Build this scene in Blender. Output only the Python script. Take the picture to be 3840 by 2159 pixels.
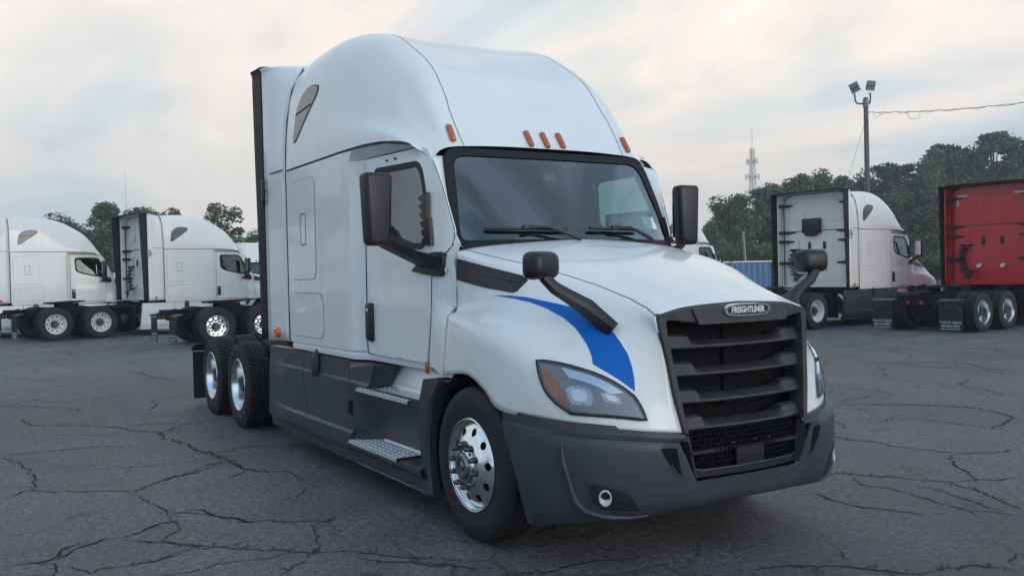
import bpy, bmesh, math, random
import numpy as np
from mathutils import Vector, Matrix, Quaternion
from mathutils.bvhtree import BVHTree
from mathutils.geometry import delaunay_2d_cdt
R = math.radians
for o in list(bpy.data.objects): bpy.data.objects.remove(o)
S = bpy.context.scene; COL = S.collection
# ------------------------------------------------------------------ camera
CAM = Vector((5.2517, -4.0314, 1.7596))
def cam_axes(yaw, pitch, roll):
    f = Vector((math.cos(yaw)*math.cos(pitch), math.sin(yaw)*math.cos(pitch), math.sin(pitch)))
    r0 = Vector((math.sin(yaw), -math.cos(yaw), 0)); u0 = r0.cross(f)
    return r0*math.cos(roll)+u0*math.sin(roll), -r0*math.sin(roll)+u0*math.cos(roll), f
cr, cu, cf = cam_axes(R(148.66), R(-.9372), R(-1.2888))
cam = bpy.data.objects.new('camera', bpy.data.cameras.new('camera')); COL.objects.link(cam)
mw = Matrix((cr, cu, -cf)).transposed().to_4x4(); mw.translation = CAM
cam.matrix_world = mw
cam.data.sensor_width = 36; cam.data.lens = 3414.2/3840*36
cam.data.clip_start = .05; cam.data.clip_end = 6000
S.camera = cam
# ------------------------------------------------------------------ sky, sun, exposure
SKX, SKY = 7.7, 2.2
SUN_EL, SUN_AZ = 11, -12          # azimuth: degrees from +X towards -Y
W = bpy.data.worlds.new('World'); S.world = W; W.use_nodes = True
nt = W.node_tree; nd = nt.nodes; lk = nt.links; nd.clear()
def N(t, **k):
    n = nd.new(t)
    for a, b in k.items():
        if a.startswith('i_'): n.inputs[a[2:].replace('_', ' ')].default_value = b
        else: setattr(n, a, b)
    return n
def ramp(n, stops):
    e = n.color_ramp.elements
    while len(e) < len(stops): e.new(.5)
    for q, (p, c) in zip(e, stops): q.position = p; q.color = (*c, 1) if len(c) == 3 else c
sky = N('ShaderNodeTexSky', sky_type='NISHITA', sun_disc=False)
sky.sun_elevation = R(SUN_EL); sky.sun_rotation = R(90+SUN_AZ); sky.air_density = 1.2; sky.dust_density = 2.5
skm = N('ShaderNodeVectorMath', operation='SCALE'); skm.inputs['Scale'].default_value = .42
lk.new(sky.outputs[0], skm.inputs[0])
tc = N('ShaderNodeTexCoord')
sep = N('ShaderNodeSeparateXYZ'); lk.new(tc.outputs['Generated'], sep.inputs[0])
zc = N('ShaderNodeMath', operation='MAXIMUM'); zc.inputs[1].default_value = 0; lk.new(sep.outputs[2], zc.inputs[0])
za = N('ShaderNodeMath', operation='ADD'); za.inputs[1].default_value = .22; lk.new(zc.outputs[0], za.inputs[0])
dv = N('ShaderNodeVectorMath', operation='DIVIDE'); lk.new(tc.outputs['Generated'], dv.inputs[0])
cb = N('ShaderNodeCombineXYZ'); [lk.new(za.outputs[0], cb.inputs[i]) for i in range(3)]
lk.new(cb.outputs[0], dv.inputs[1])
mp = N('ShaderNodeMapping'); mp.inputs['Rotation'].default_value = (0, 0, R(58)); mp.inputs['Scale'].default_value = (.55, .95, .3)
mp.inputs['Location'].default_value = (1.7, .4, 0)
lk.new(dv.outputs[0], mp.inputs[0])
n1 = N('ShaderNodeTexNoise'); n1.inputs['Scale'].default_value = 1.5; n1.inputs['Detail'].default_value = 7; n1.inputs['Roughness'].default_value = .52; n1.inputs['Distortion'].default_value = .5
lk.new(mp.outputs[0], n1.inputs['Vector'])
n2 = N('ShaderNodeTexNoise'); n2.inputs['Scale'].default_value = .75; n2.inputs['Detail'].default_value = 4
lk.new(mp.outputs[0], n2.inputs['Vector'])
CL = 12.6     # cloud radiance before the background strength of 0.1
rc = N('ShaderNodeValToRGB'); ramp(rc, [(.30, (.48, .58, .64)), (.43, (.65, .69, .70)), (.53, (.84, .785, .73)), (.66, (.98, .88, .78))])
lk.new(n1.outputs[0], rc.inputs[0])
rb = N('ShaderNodeValToRGB'); ramp(rb, [(.38, (1, 1, 1)), (.62, (.80, .86, .92))])
lk.new(n2.outputs[0], rb.inputs[0])
mm = N('ShaderNodeMix', data_type='RGBA', blend_type='MULTIPLY'); mm.inputs[0].default_value = 1
lk.new(rc.outputs[0], mm.inputs[6]); lk.new(rb.outputs[0], mm.inputs[7])
# towards the zenith the cloud thins and cools
rz = N('ShaderNodeValToRGB'); ramp(rz, [(0, (.90, .93, .95)), (.22, (1.0, 1.0, 1.0)), (.5, (.78, .87, .94)), (1, (.56, .69, .86))])
lk.new(zc.outputs[0], rz.inputs[0])
m2 = N('ShaderNodeMix', data_type='RGBA', blend_type='MULTIPLY'); m2.inputs[0].default_value = 1
lk.new(mm.outputs[2], m2.inputs[6]); lk.new(rz.outputs[0], m2.inputs[7])
# the cloud glows around the hidden sun
dt = N('ShaderNodeVectorMath', operation='DOT_PRODUCT'); lk.new(tc.outputs['Generated'], dt.inputs[0])
dt.inputs[1].default_value = (math.cos(R(SUN_AZ))*math.cos(R(SUN_EL)), -math.sin(R(SUN_AZ))*math.cos(R(SUN_EL)), math.sin(R(SUN_EL)))
gp_ = N('ShaderNodeMath', operation='POWER', use_clamp=False); gm_ = N('ShaderNodeMath', operation='MAXIMUM'); gm_.inputs[1].default_value = 0
lk.new(dt.outputs['Value'], gm_.inputs[0]); lk.new(gm_.outputs[0], gp_.inputs[0]); gp_.inputs[1].default_value = 5
ga_ = N('ShaderNodeMath', operation='MULTIPLY_ADD'); lk.new(gp_.outputs[0], ga_.inputs[0]); ga_.inputs[1].default_value = .7*CL; ga_.inputs[2].default_value = CL
m3 = N('ShaderNodeVectorMath', operation='SCALE'); lk.new(ga_.outputs[0], m3.inputs['Scale'])
lk.new(m2.outputs[2], m3.inputs[0])
n3 = N('ShaderNodeTexNoise'); n3.inputs['Scale'].default_value = 2.6; n3.inputs['Detail'].default_value = 6; n3.inputs['Roughness'].default_value = .55; n3.inputs['Distortion'].default_value = .3
ml3 = N('ShaderNodeMapping'); ml3.inputs['Location'].default_value = (SKX, SKY, 0); lk.new(dv.outputs[0], ml3.inputs[0]); lk.new(ml3.outputs[0], n3.inputs['Vector'])
o1_ = N('ShaderNodeMapRange'); lk.new(n3.outputs[0], o1_.inputs[0]); o1_.inputs[1].default_value = .47; o1_.inputs[2].default_value = .60; o1_.inputs[3].default_value = 0; o1_.inputs[4].default_value = 1
o2_ = N('ShaderNodeMapRange'); lk.new(zc.outputs[0], o2_.inputs[0]); o2_.inputs[1].default_value = .30; o2_.inputs[2].default_value = .62; o2_.inputs[3].default_value = .05; o2_.inputs[4].default_value = .42
o3_ = N('ShaderNodeMath', operation='MULTIPLY'); lk.new(o1_.outputs[0], o3_.inputs[0]); lk.new(o2_.outputs[0], o3_.inputs[1])
o4_ = N('ShaderNodeMath', operation='SUBTRACT'); o4_.inputs[0].default_value = .95; lk.new(o3_.outputs[0], o4_.inputs[1])
# evening: the cloud is warm low in the north-west, cool blue-grey round the rest of the sky
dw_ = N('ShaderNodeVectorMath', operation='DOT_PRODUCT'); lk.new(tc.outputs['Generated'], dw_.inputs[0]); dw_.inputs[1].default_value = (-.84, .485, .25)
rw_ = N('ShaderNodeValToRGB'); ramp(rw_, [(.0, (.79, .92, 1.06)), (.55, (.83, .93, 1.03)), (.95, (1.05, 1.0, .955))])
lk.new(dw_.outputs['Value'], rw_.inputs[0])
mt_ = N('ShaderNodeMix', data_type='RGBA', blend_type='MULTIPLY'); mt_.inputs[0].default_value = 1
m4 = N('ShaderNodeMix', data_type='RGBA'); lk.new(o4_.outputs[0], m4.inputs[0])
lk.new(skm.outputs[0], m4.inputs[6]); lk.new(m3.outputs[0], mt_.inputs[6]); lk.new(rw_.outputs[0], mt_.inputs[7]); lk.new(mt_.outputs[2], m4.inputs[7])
bg = N('ShaderNodeBackground'); bg.inputs[1].default_value = .1
lk.new(m4.outputs[2], bg.inputs[0])
wo = N('ShaderNodeOutputWorld'); lk.new(bg.outputs[0], wo.inputs[0])
sl = bpy.data.lights.new('sun', 'SUN'); sl.energy = 1.0; sl.angle = R(30); sl.color = (1, .87, .74)
sun = bpy.data.objects.new('sun', sl); COL.objects.link(sun)
sd = Vector((math.cos(R(SUN_AZ))*math.cos(R(SUN_EL)), -math.sin(R(SUN_AZ))*math.cos(R(SUN_EL)), math.sin(R(SUN_EL))))
sun.rotation_euler = sd.to_track_quat('Z', 'Y').to_euler()
S.view_settings.view_transform = 'Standard'; S.view_settings.look = 'None'
S.view_settings.exposure = .22; S.view_settings.gamma = 1; S.view_settings.use_curve_mapping = False
S.render.engine = 'CYCLES'
# ------------------------------------------------------------------ materials
MATS = {}
def mat(name, col, rough=.5, metal=0, coat=0, noise=None, bump=None, spec=None, **kw):
    """noise=(scale, amount, detail) varies the base colour; bump=(scale, strength)"""
    m = bpy.data.materials.new(name); m.use_nodes = True; t = m.node_tree; b = t.nodes['Principled BSDF']
    b.inputs['Base Color'].default_value = (*col, 1); b.inputs['Roughness'].default_value = rough; b.inputs['Metallic'].default_value = metal
    if coat: b.inputs['Coat Weight'].default_value = coat; b.inputs['Coat Roughness'].default_value = .04
    if spec is not None: b.inputs['Specular IOR Level'].default_value = spec
    if noise or bump:
        c = t.nodes.new('ShaderNodeTexCoord')
    if noise:
        n = t.nodes.new('ShaderNodeTexNoise'); n.inputs['Scale'].default_value = noise[0]; n.inputs['Detail'].default_value = noise[2] if len(noise) > 2 else 5
        t.links.new(c.outputs['Object'], n.inputs['Vector'])
        r = t.nodes.new('ShaderNodeMapRange'); r.inputs[1].default_value = .3; r.inputs[2].default_value = .7
        r.inputs[3].default_value = 1-noise[1]; r.inputs[4].default_value = 1+noise[1]*.6
        t.links.new(n.outputs[0], r.inputs[0])
        v = t.nodes.new('ShaderNodeVectorMath'); v.operation = 'SCALE'; v.inputs[0].default_value = col
        t.links.new(r.outputs[0], v.inputs['Scale']); t.links.new(v.outputs[0], b.inputs['Base Color'])
        r2 = t.nodes.new('ShaderNodeMapRange'); r2.inputs[3].default_value = rough*.85; r2.inputs[4].default_value = min(1, rough*1.2)
        t.links.new(n.outputs[0], r2.inputs[0]); t.links.new(r2.outputs[0], b.inputs['Roughness'])
    if bump:
        n = t.nodes.new('ShaderNodeTexNoise'); n.inputs['Scale'].default_value = bump[0]; n.inputs['Detail'].default_value = 4
        t.links.new(c.outputs['Object'], n.inputs['Vector'])
        u = t.nodes.new('ShaderNodeBump'); u.inputs['Strength'].default_value = bump[1]; u.inputs['Distance'].default_value = .01
        t.links.new(n.outputs[0], u.inputs['Height']); t.links.new(u.outputs[0], b.inputs['Normal'])
    MATS[name] = m
    return m
def paint(name, col, inner=(.022, .023, .026), dirt=.03):
    """two-sided body paint: gloss outside, grey trim lining inside; light road film in streaks"""
    m = mat(name, col, .32, coat=.5, spec=.4)
    t = m.node_tree; b = t.nodes['Principled BSDF']
    c = t.nodes.new('ShaderNodeTexCoord'); mpn = t.nodes.new('ShaderNodeMapping'); mpn.inputs['Scale'].default_value = (2.2, 2.2, .22)
    t.links.new(c.outputs['Object'], mpn.inputs[0])
    n = t.nodes.new('ShaderNodeTexNoise'); n.inputs['Scale'].default_value = 1.6; n.inputs['Detail'].default_value = 5; n.inputs['Roughness'].default_value = .5
    t.links.new(mpn.outputs[0], n.inputs['Vector'])
    r = t.nodes.new('ShaderNodeMapRange'); r.inputs[1].default_value = .35; r.inputs[2].default_value = .75; r.inputs[3].default_value = 1; r.inputs[4].default_value = 1-dirt
    t.links.new(n.outputs[0], r.inputs[0])
    v = t.nodes.new('ShaderNodeVectorMath'); v.operation = 'SCALE'; v.inputs[0].default_value = col; t.links.new(r.outputs[0], v.inputs['Scale'])
    g = t.nodes.new('ShaderNodeNewGeometry'); x = t.nodes.new('ShaderNodeMix'); x.data_type = 'RGBA'
    t.links.new(g.outputs['Backfacing'], x.inputs[0]); t.links.new(v.outputs[0], x.inputs[6]); x.inputs[7].default_value = (*inner, 1)
    t.links.new(x.outputs[2], b.inputs['Base Color'])
    r3 = t.nodes.new('ShaderNodeMapRange'); r3.inputs[1].default_value = .35; r3.inputs[2].default_value = .75; r3.inputs[3].default_value = .26; r3.inputs[4].default_value = .38
    t.links.new(n.outputs[0], r3.inputs[0]); t.links.new(r3.outputs[0], b.inputs['Roughness'])
    # faint orange-peel / panel waviness
    n5 = t.nodes.new('ShaderNodeTexNoise'); n5.inputs['Scale'].default_value = 2.5; n5.inputs['Detail'].default_value = 2
    t.links.new(c.outputs['Object'], n5.inputs['Vector'])
    u = t.nodes.new('ShaderNodeBump'); u.inputs['Strength'].default_value = .06; u.inputs['Distance'].default_value = .02
    t.links.new(n5.outputs[0], u.inputs['Height']); t.links.new(u.outputs[0], b.inputs['Normal']); t.links.new(u.outputs[0], b.inputs['Coat Normal'])
    return m
def glass(name, tint, refl=1.0, rough=.02):
    m = bpy.data.materials.new(name); m.use_nodes = True; t = m.node_tree; t.nodes.clear()
    tr = t.nodes.new('ShaderNodeBsdfTransparent'); tr.inputs[0].default_value = (*tint, 1)
    gl = t.nodes.new('ShaderNodeBsdfGlossy'); gl.inputs['Roughness'].default_value = rough; gl.inputs[0].default_value = (.9, .96, .97, 1)
    fr = t.nodes.new('ShaderNodeFresnel'); fr.inputs[0].default_value = 1.52
    ml = t.nodes.new('ShaderNodeMath'); ml.operation = 'MULTIPLY'; ml.inputs[1].default_value = 2.0*refl; ml.use_clamp = True
    mx = t.nodes.new('ShaderNodeMixShader'); out = t.nodes.new('ShaderNodeOutputMaterial')
    t.links.new(fr.outputs[0], ml.inputs[0]); t.links.new(ml.outputs[0], mx.inputs[0]); t.links.new(tr.outputs[0], mx.inputs[1]); t.links.new(gl.outputs[0], mx.inputs[2]); t.links.new(mx.outputs[0], out.inputs[0])
    MATS[name] = m
    return m
WHITE = paint('white_paint', (.81, .85, .845), dirt=.05)
RED = paint('red_paint', (.60, .010, .018), dirt=.15)
DULLW = paint('aged_white_paint', (.83, .815, .78), dirt=.08)
GREY = mat('grey_trim', (.039, .044, .054), .45, noise=(3, .16), bump=(420, .05))
BLACK = mat('black_plastic', (.012, .012, .015), .42, noise=(6, .3), bump=(500, .06))
GRILLEM = mat('grille_plastic', (.041, .041, .044), .58, noise=(9, .45, 8), bump=(300, .08))
GAP = mat('gap_black', (.022, .025, .032), .8)
SEAM = mat('seam_grey', (.10, .115, .13), .7)
SCREEN = mat('screen_black', (.014, .014, .016), .6, spec=.25)
FLAPL = mat('flap_print', (.58, .59, .62), .6)
DARK = mat('underbody_black', (.008, .008, .010), .8, noise=(5, .3), spec=.15)
RUBBER = mat('rubber', (.012, .0125, .014), .72, noise=(8, .35), bump=(90, .12))
RTRIM = mat('rubber_trim', (.009, .009, .012), .55, spec=.3)
ALU = mat('polished_aluminium', (.78, .80, .83), .19, 1, noise=(3, .06))
STEP = mat('tread_aluminium', (.74, .77, .80), .34, .55, noise=(30, .18))
STEPB = mat('step_riser_metal', (.86, .87, .86), .42, .3)
CHROME = mat('chrome', (.82, .83, .85), .06, 1)
STEELW = mat('white_steel', (.74, .74, .73), .4, noise=(7, .12))
NUT = mat('nut_cap', (.13, .13, .14), .3, .9)
HUB = mat('hub_grey', (.055, .056, .06), .4, .4)
AMBER = mat('amber_lens', (.82, .20, .015), .18, coat=.6, noise=(40, .2))
AMBERD = mat('amber_reflector', (.47, .10, .028), .25, coat=.6, noise=(60, .15))
AMBERL = mat('turn_amber', (.70, .17, .02), .3, noise=(50, .25))
LAMPB = mat('lamp_bezel', (.27, .27, .31), .3, .3)
LAMPR = mat('lamp_reflector', (.62, .65, .70), .22, 1, bump=(50, .2))
LAMPS = mat('lamp_shell', (.66, .68, .72), .28, .35, noise=(40, .3))
BLUE = mat('blue_vinyl', (.0, .125, .52), .35, spec=.3)
WS = glass('windscreen_glass', (.48, .70, .70), 1.7, .02)
SG = glass('side_glass', (.30, .40, .39), .9)
LENS = glass('clear_lens', (.88, .90, .92), .9)
DGLASS = mat('dark_window', (.075, .075, .082), .3, coat=.5, noise=(30, .3))
SEAT = mat('seat_fabric', (.022, .024, .03), .9, noise=(30, .2))
DASH = mat('dash_plastic', (.016, .017, .019), .7)
LINER = mat('cab_liner', (.07, .07, .07), .9)
LETTER = mat('letter_white', (.78, .77, .74), .5)
TAPE = mat('reflective_tape', (.62, .63, .66), .35)
TAPER = mat('red_tape', (.30, .02, .02), .35)
WORKL = mat('work_light_lens', (.85, .87, .9), .15, .5)
TANK = mat('tank_aluminium', (.45, .50, .55), .28, 1, noise=(2, .1))
HOSE = mat('hose_black', (.015, .015, .017), .5)
HAZE = bpy.data.materials.new('haze_air'); HAZE.use_nodes = True; HAZE.node_tree.nodes.clear()
pv = HAZE.node_tree.nodes.new('ShaderNodeVolumePrincipled'); pv.inputs['Density'].default_value = .0013; pv.inputs['Color'].default_value = (.86, .90, .95, 1); pv.inputs['Anisotropy'].default_value = .4
ov = HAZE.node_tree.nodes.new('ShaderNodeOutputMaterial'); HAZE.node_tree.links.new(pv.outputs[0], ov.inputs['Volume'])
# ------------------------------------------------------------------ mesh helpers
class MB:
    def __init__(s): s.v = []; s.f = []
    def add(s, v, f):
        k = len(s.v); s.v += [tuple(p) for p in v]; s.f += [tuple(i+k for i in q) for q in f]; return s
    def box(s, c, d, rot=None):
        x, y, z = d[0]/2, d[1]/2, d[2]/2
        p = [Vector(q) for q in ((-x,-y,-z),(x,-y,-z),(x,y,-z),(-x,y,-z),(-x,-y,z),(x,-y,z),(x,y,z),(-x,y,z))]
        if rot is not None: p = [rot @ q for q in p]
        c = Vector(c)
        return s.add([q+c for q in p], [(3,2,1,0),(4,5,6,7),(0,1,5,4),(1,2,6,5),(2,3,7,6),(3,0,4,7)])
    def hexa(s, p):     # 8 corners: bottom ring then top ring
        return s.add(p, [(3,2,1,0),(4,5,6,7),(0,1,5,4),(1,2,6,5),(2,3,7,6),(3,0,4,7)])
    def tube(s, pts, r, n=8, cap=True):
        pts = [Vector(p) for p in pts]; rr = r if isinstance(r, (list, tuple)) else [r]*len(pts)
        t = (pts[1]-pts[0]).normalized(); a = t.orthogonal().normalized(); vs = []; fs = []
        for i, p in enumerate(pts):
            t = (pts[min(i+1, len(pts)-1)]-pts[max(i-1, 0)]).normalized()
            a = (a-t*a.dot(t)).normalized(); b = t.cross(a)
            for k in range(n):
                q = 2*math.pi*k/n; vs.append(p+(a*math.cos(q)+b*math.sin(q))*rr[i])
        for i in range(len(pts)-1):
            for k in range(n): fs.append((i*n+k, i*n+(k+1) % n, (i+1)*n+(k+1) % n, (i+1)*n+k))
        if cap: fs += [tuple(range(n-1, -1, -1)), tuple(range((len(pts)-1)*n, len(pts)*n))]
        return s.add(vs, fs)
    def lathe(s, prof, n, c=(0, 0, 0), ax='y', closed=False):
        """prof: (axial, radius); ax: axis of turning"""
        vs = []; fs = []; m = len(prof)
        for k in range(n):
            q = 2*math.pi*k/n; cs, sn = math.cos(q), math.sin(q)
            for a, r in prof:
                p = {'y': (r*cs, a, r*sn), 'z': (r*cs, r*sn, a), 'x': (a, r*cs, r*sn)}[ax]
                vs.append((p[0]+c[0], p[1]+c[1], p[2]+c[2]))
        for k in range(n):
            for j in range(m if closed else m-1):
                fs.append((k*m+j, ((k+1) % n)*m+j, ((k+1) % n)*m+(j+1) % m, k*m+(j+1) % m))
        return s.add(vs, fs)
    def disc(s, c, r, n=24, ax='y', sgn=1):
        vs = [c]
        for k in range(n):
            q = 2*math.pi*k/n; a, b = r*math.cos(q), r*math.sin(q)
            vs.append({'y': (c[0]+a, c[1], c[2]+b), 'x': (c[0], c[1]+a, c[2]+b), 'z': (c[0]+a, c[1]+b, c[2])}[ax])
        return s.add(vs, [(0, 1+k, 1+(k+1) % n) for k in range(n)])
    def grid(s, G):
        nv, nu = len(G), len(G[0])
        return s.add([p for r in G for p in r], [(j*nu+i, j*nu+i+1, (j+1)*nu+i+1, (j+1)*nu+i) for j in range(nv-1) for i in range(nu-1)])
    def prism(s, poly, d):      # poly: 3D points of a planar outline, d: extrusion vector
        n = len(poly); d = Vector(d); p = [Vector(q) for q in poly]
        return s.add(p+[q+d for q in p], [tuple(range(n-1, -1, -1)), tuple(range(n, 2*n))]+[(i, (i+1) % n, n+(i+1) % n, n+i) for i in range(n)])
    def mirror(s):
        k = len(s.v); s.v += [(a, -b, c) for a, b, c in s.v]; s.f += [tuple(reversed([i+k for i in q])) for q in s.f]; return s
    def mirrored(s):
        m = MB(); m.v = [(a, -b, c) for a, b, c in s.v]; m.f = [tuple(reversed(q)) for q in s.f]; return m
    def orient(s, c):
        c = Vector(c); out = []
        for q in s.f:
            p = [Vector(s.v[i]) for i in q]; n = Vector((0, 0, 0))
            for i in range(1, len(p)-1): n += (p[i]-p[0]).cross(p[i+1]-p[0])
            out.append(q if n.dot(sum(p, Vector())/len(p)-c) >= 0 else tuple(reversed(q)))
        s.f = out; return s
    def bvh(s): return BVHTree.FromPolygons([Vector(p) for p in s.v], s.f)
    def build(s, name, m, parent=None, smooth=True, ang=35, bevel=0, solid=0, fix=False, loc=None, segs=2):
        me = bpy.data.meshes.new(name); me.from_pydata(s.v, [], s.f)
        bm = bmesh.new(); bm.from_mesh(me)
        bmesh.ops.remove_doubles(bm, verts=bm.verts, dist=2e-5)
        if fix: bmesh.ops.recalc_face_normals(bm, faces=bm.faces)
        ca = R(ang)
        for f in bm.faces: f.smooth = smooth
        for e in bm.edges:
            if len(e.link_faces) == 2 and e.calc_face_angle(0) > ca: e.smooth = False
        bm.to_mesh(me); bm.free(); me.materials.append(m)
        o = bpy.data.objects.new(name, me); COL.objects.link(o)
        if bevel:
            b = o.modifiers.new('bevel', 'BEVEL'); b.width = bevel; b.segments = segs; b.limit_method = 'ANGLE'; b.angle_limit = R(40); b.harden_normals = False
        if solid:
            b = o.modifiers.new('solid', 'SOLIDIFY'); b.thickness = solid; b.offset = -1
        if parent: o.parent = parent
        if loc is not None: o.location = loc
        return o
def tag(o, label=None, cat=None, group=None, kind=None):
    if label: o['label'] = label
    if cat: o['category'] = cat
    if group: o['group'] = group
    if kind: o['kind'] = kind
    return o
def empty(name, loc=(0, 0, 0), rz=0):
    o = bpy.data.objects.new(name, None); COL.objects.link(o); o.location = loc; o.rotation_euler = (0, 0, rz); o.empty_display_size = .3
    return o
def cr1(P, t):
    n = len(P); t = min(max(t, 0), n-1-1e-9); i = int(t); f = t-i
    p1, p2 = P[i], P[i+1]; p0 = P[i-1] if i > 0 else 2*p1-p2; p3 = P[i+2] if i+2 < n else 2*p2-p1
    return .5*((2*p1)+(-p0+p2)*f+(2*p0-5*p1+4*p2-p3)*f*f+(-p0+3*p1-3*p2+p3)*f**3)
def patch(rows, su, sv):
    A = np.array(rows, float); V, U = A.shape[:2]
    B = np.array([[cr1(A[j], i/su) for i in range((U-1)*su+1)] for j in range(V)])
    return [[cr1(B[:, i], j/sv) for i in range(B.shape[1])] for j in range((V-1)*sv+1)]
def full_rows(rows):    # rows from the centre line outwards with |y|
    L = [[(x, y, z) for x, y, z in r] for r in rows[::-1]]
    return L[:-1]+[[(x, 0, z) for x, y, z in rows[0]]]+[[(x, -y, z) for x, y, z in r] for r in rows[1:]]
def lerp(a, b, t): return a+(b-a)*t
def interp(x, xs, ys): return float(np.interp(x, xs, ys))
def sstep(x, a, b):
    t = min(max((x-a)/(b-a), 0), 1); return t*t*(3-2*t)
def rpoly(pts, r, n=5):
    """round the corners of a 2D polygon; r a number or one per corner"""
    out = []; m = len(pts)
    for i in range(m):
        p = Vector(pts[i]); a = Vector(pts[i-1]); b = Vector(pts[(i+1) % m]); ri = r[i] if isinstance(r, (list, tuple)) else r
        d1 = (a-p); d2 = (b-p); k = min(ri, d1.length*.48, d2.length*.48)
        if k < 1e-4: out.append(tuple(p)); continue
        s, e = p+d1.normalized()*k, p+d2.normalized()*k
        for j in range(n+1):
            t = j/n; out.append(tuple(s*(1-t)**2+p*2*t*(1-t)+e*t*t))
    return out
def dens(path, step, closed=True):
    out = []; n = len(path)
    for i in range(n if closed else n-1):
        a = Vector(path[i]); b = Vector(path[(i+1) % n]); k = max(1, int((b-a).length/step))
        out += [tuple(a.lerp(b, j/k)) for j in range(k)]
    if not closed: out.append(tuple(path[-1]))
    return out
def inside(p, poly):
    x, y = p; c = False; n = len(poly)
    for i in range(n):
        x1, y1 = poly[i]; x2, y2 = poly[i-1]
        if (y1 > y) != (y2 > y) and x < (x2-x1)*(y-y1)/(y2-y1)+x1: c = not c
    return c
def cdt(outer, holes=(), step=.1):
    """triangulate a 2D outline with holes and inner grid points"""
    pts = []; edges = []
    for L in (outer, *holes):
        L = dens(L, step); k = len(pts); pts += [Vector(p) for p in L]; edges += [(k+i, k+(i+1) % len(L)) for i in range(len(L))]
    bnd = list(pts)
    xs = [p[0] for p in outer]; ys = [p[1] for p in outer]
    x = min(xs)+step*.5
    while x < max(xs):
        y = min(ys)+step*.5
        while y < max(ys):
            if inside((x, y), outer) and not any(inside((x, y), h) for h in holes):
                q = Vector((x, y))
                if min((q-b).length_squared for b in bnd) > (step*.4)**2: pts.append(q)
            y += step
        x += step
    v, e, f, *_ = delaunay_2d_cdt(pts, edges, [], 0, 1e-6)
    fs = []
    for q in f:
        c = sum((v[i] for i in q), Vector((0, 0)))/len(q)
        if inside(c, outer) and not any(inside(c, h) for h in holes): fs.append(tuple(q))
    return [tuple(p) for p in v], fs
def surf(outer, holes, fn, step=.1, skirt=None):
    """triangulated outline carried onto a surface by fn(a, b) -> 3D; skirt: vector added along every edge for thickness"""
    v, f = cdt(outer, holes, step); m = MB(); m.add([fn(a, b) for a, b in v], f)
    if skirt is not None:
        from collections import Counter
        ec = Counter(tuple(sorted((q[i], q[(i+1) % len(q)]))) for q in m.f for i in range(len(q)))
        k = len(m.v); used = {}
        for (a, b), c in list(ec.items()):
            if c == 1:
                for i in (a, b):
                    if i not in used: used[i] = len(m.v); m.v.append(tuple(Vector(m.v[i])+Vector(skirt)))
                m.f.append((a, b, used[b], used[a]))
    return m
def conform(bvh, pts, n, off=.003, step=.06, holes=(), skirt=0):
    """an outline given by 3D points, laid onto a surface along -n and lifted by off"""
    n = Vector(n).normalized(); e1 = Vector((0, 0, 1)).cross(n)
    e1 = e1.normalized() if e1.length > .01 else Vector((1, 0, 0)); e2 = n.cross(e1)
    to2 = lambda p: (Vector(p).dot(e1), Vector(p).dot(e2))
    P2 = [to2(p) for p in pts]; H2 = [[to2(p) for p in h] for h in holes]
    far = max(Vector(p).dot(n) for p in pts)+1.0
    def fn(a, b):
        o = e1*a+e2*b+n*far; h = bvh.ray_cast(o, -n)
        if h[0] is None: h = bvh.find_nearest(o-n*1.0)
        nn = h[1] if h[1].dot(n) > 0 else -h[1]
        return h[0]+nn*off
    return surf(P2, H2, fn, step, None if not skirt else -n*skirt)
def on_surf(bvh, p, n, off):
    n = Vector(n).normalized(); h = bvh.ray_cast(Vector(p)+n*1.0, -n)
    if h[0] is None: h = bvh.find_nearest(Vector(p))
    nn = h[1] if h[1].dot(n) > 0 else -h[1]
    return h[0]+nn*off, nn
def ribbon(mb, bvh, path, n, w, off=.0025, closed=False, step=.05):
    P = dens(path, step, closed); Q = [on_surf(bvh, p, n, off) for p in P]; k = len(Q); vs = []
    for i in range(k):
        a = Q[i-1][0] if (i > 0 or closed) else Q[i][0]; b = Q[(i+1) % k][0] if (i < k-1 or closed) else Q[i][0]
        t = (b-a).normalized(); s = t.cross(Q[i][1]).normalized()*w/2
        vs += [Q[i][0]-s, Q[i][0]+s]
    mb.add(vs, [(2*i, 2*i+1, 2*((i+1) % k)+1, 2*((i+1) % k)) for i in range(k if closed else k-1)])
def rbox(c, d, r, rot=None, n=3, taper=None):
    """rounded box as MB: a box bevelled in bmesh"""
    bm = bmesh.new(); bmesh.ops.create_cube(bm, size=1)
    for v in bm.verts: v.co = Vector((v.co.x*d[0], v.co.y*d[1], v.co.z*d[2]))
    if taper:
        for v in bm.verts: v.co = taper(v.co)
    bmesh.ops.bevel(bm, geom=list(bm.edges), offset=r, segments=n, profile=.5, affect='EDGES')
    m = MB(); c = Vector(c)
    m.add([(rot @ v.co if rot is not None else v.co)+c for v in bm.verts], [[v.index for v in f.verts] for f in bm.faces]); bm.free()
    return m
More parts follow.
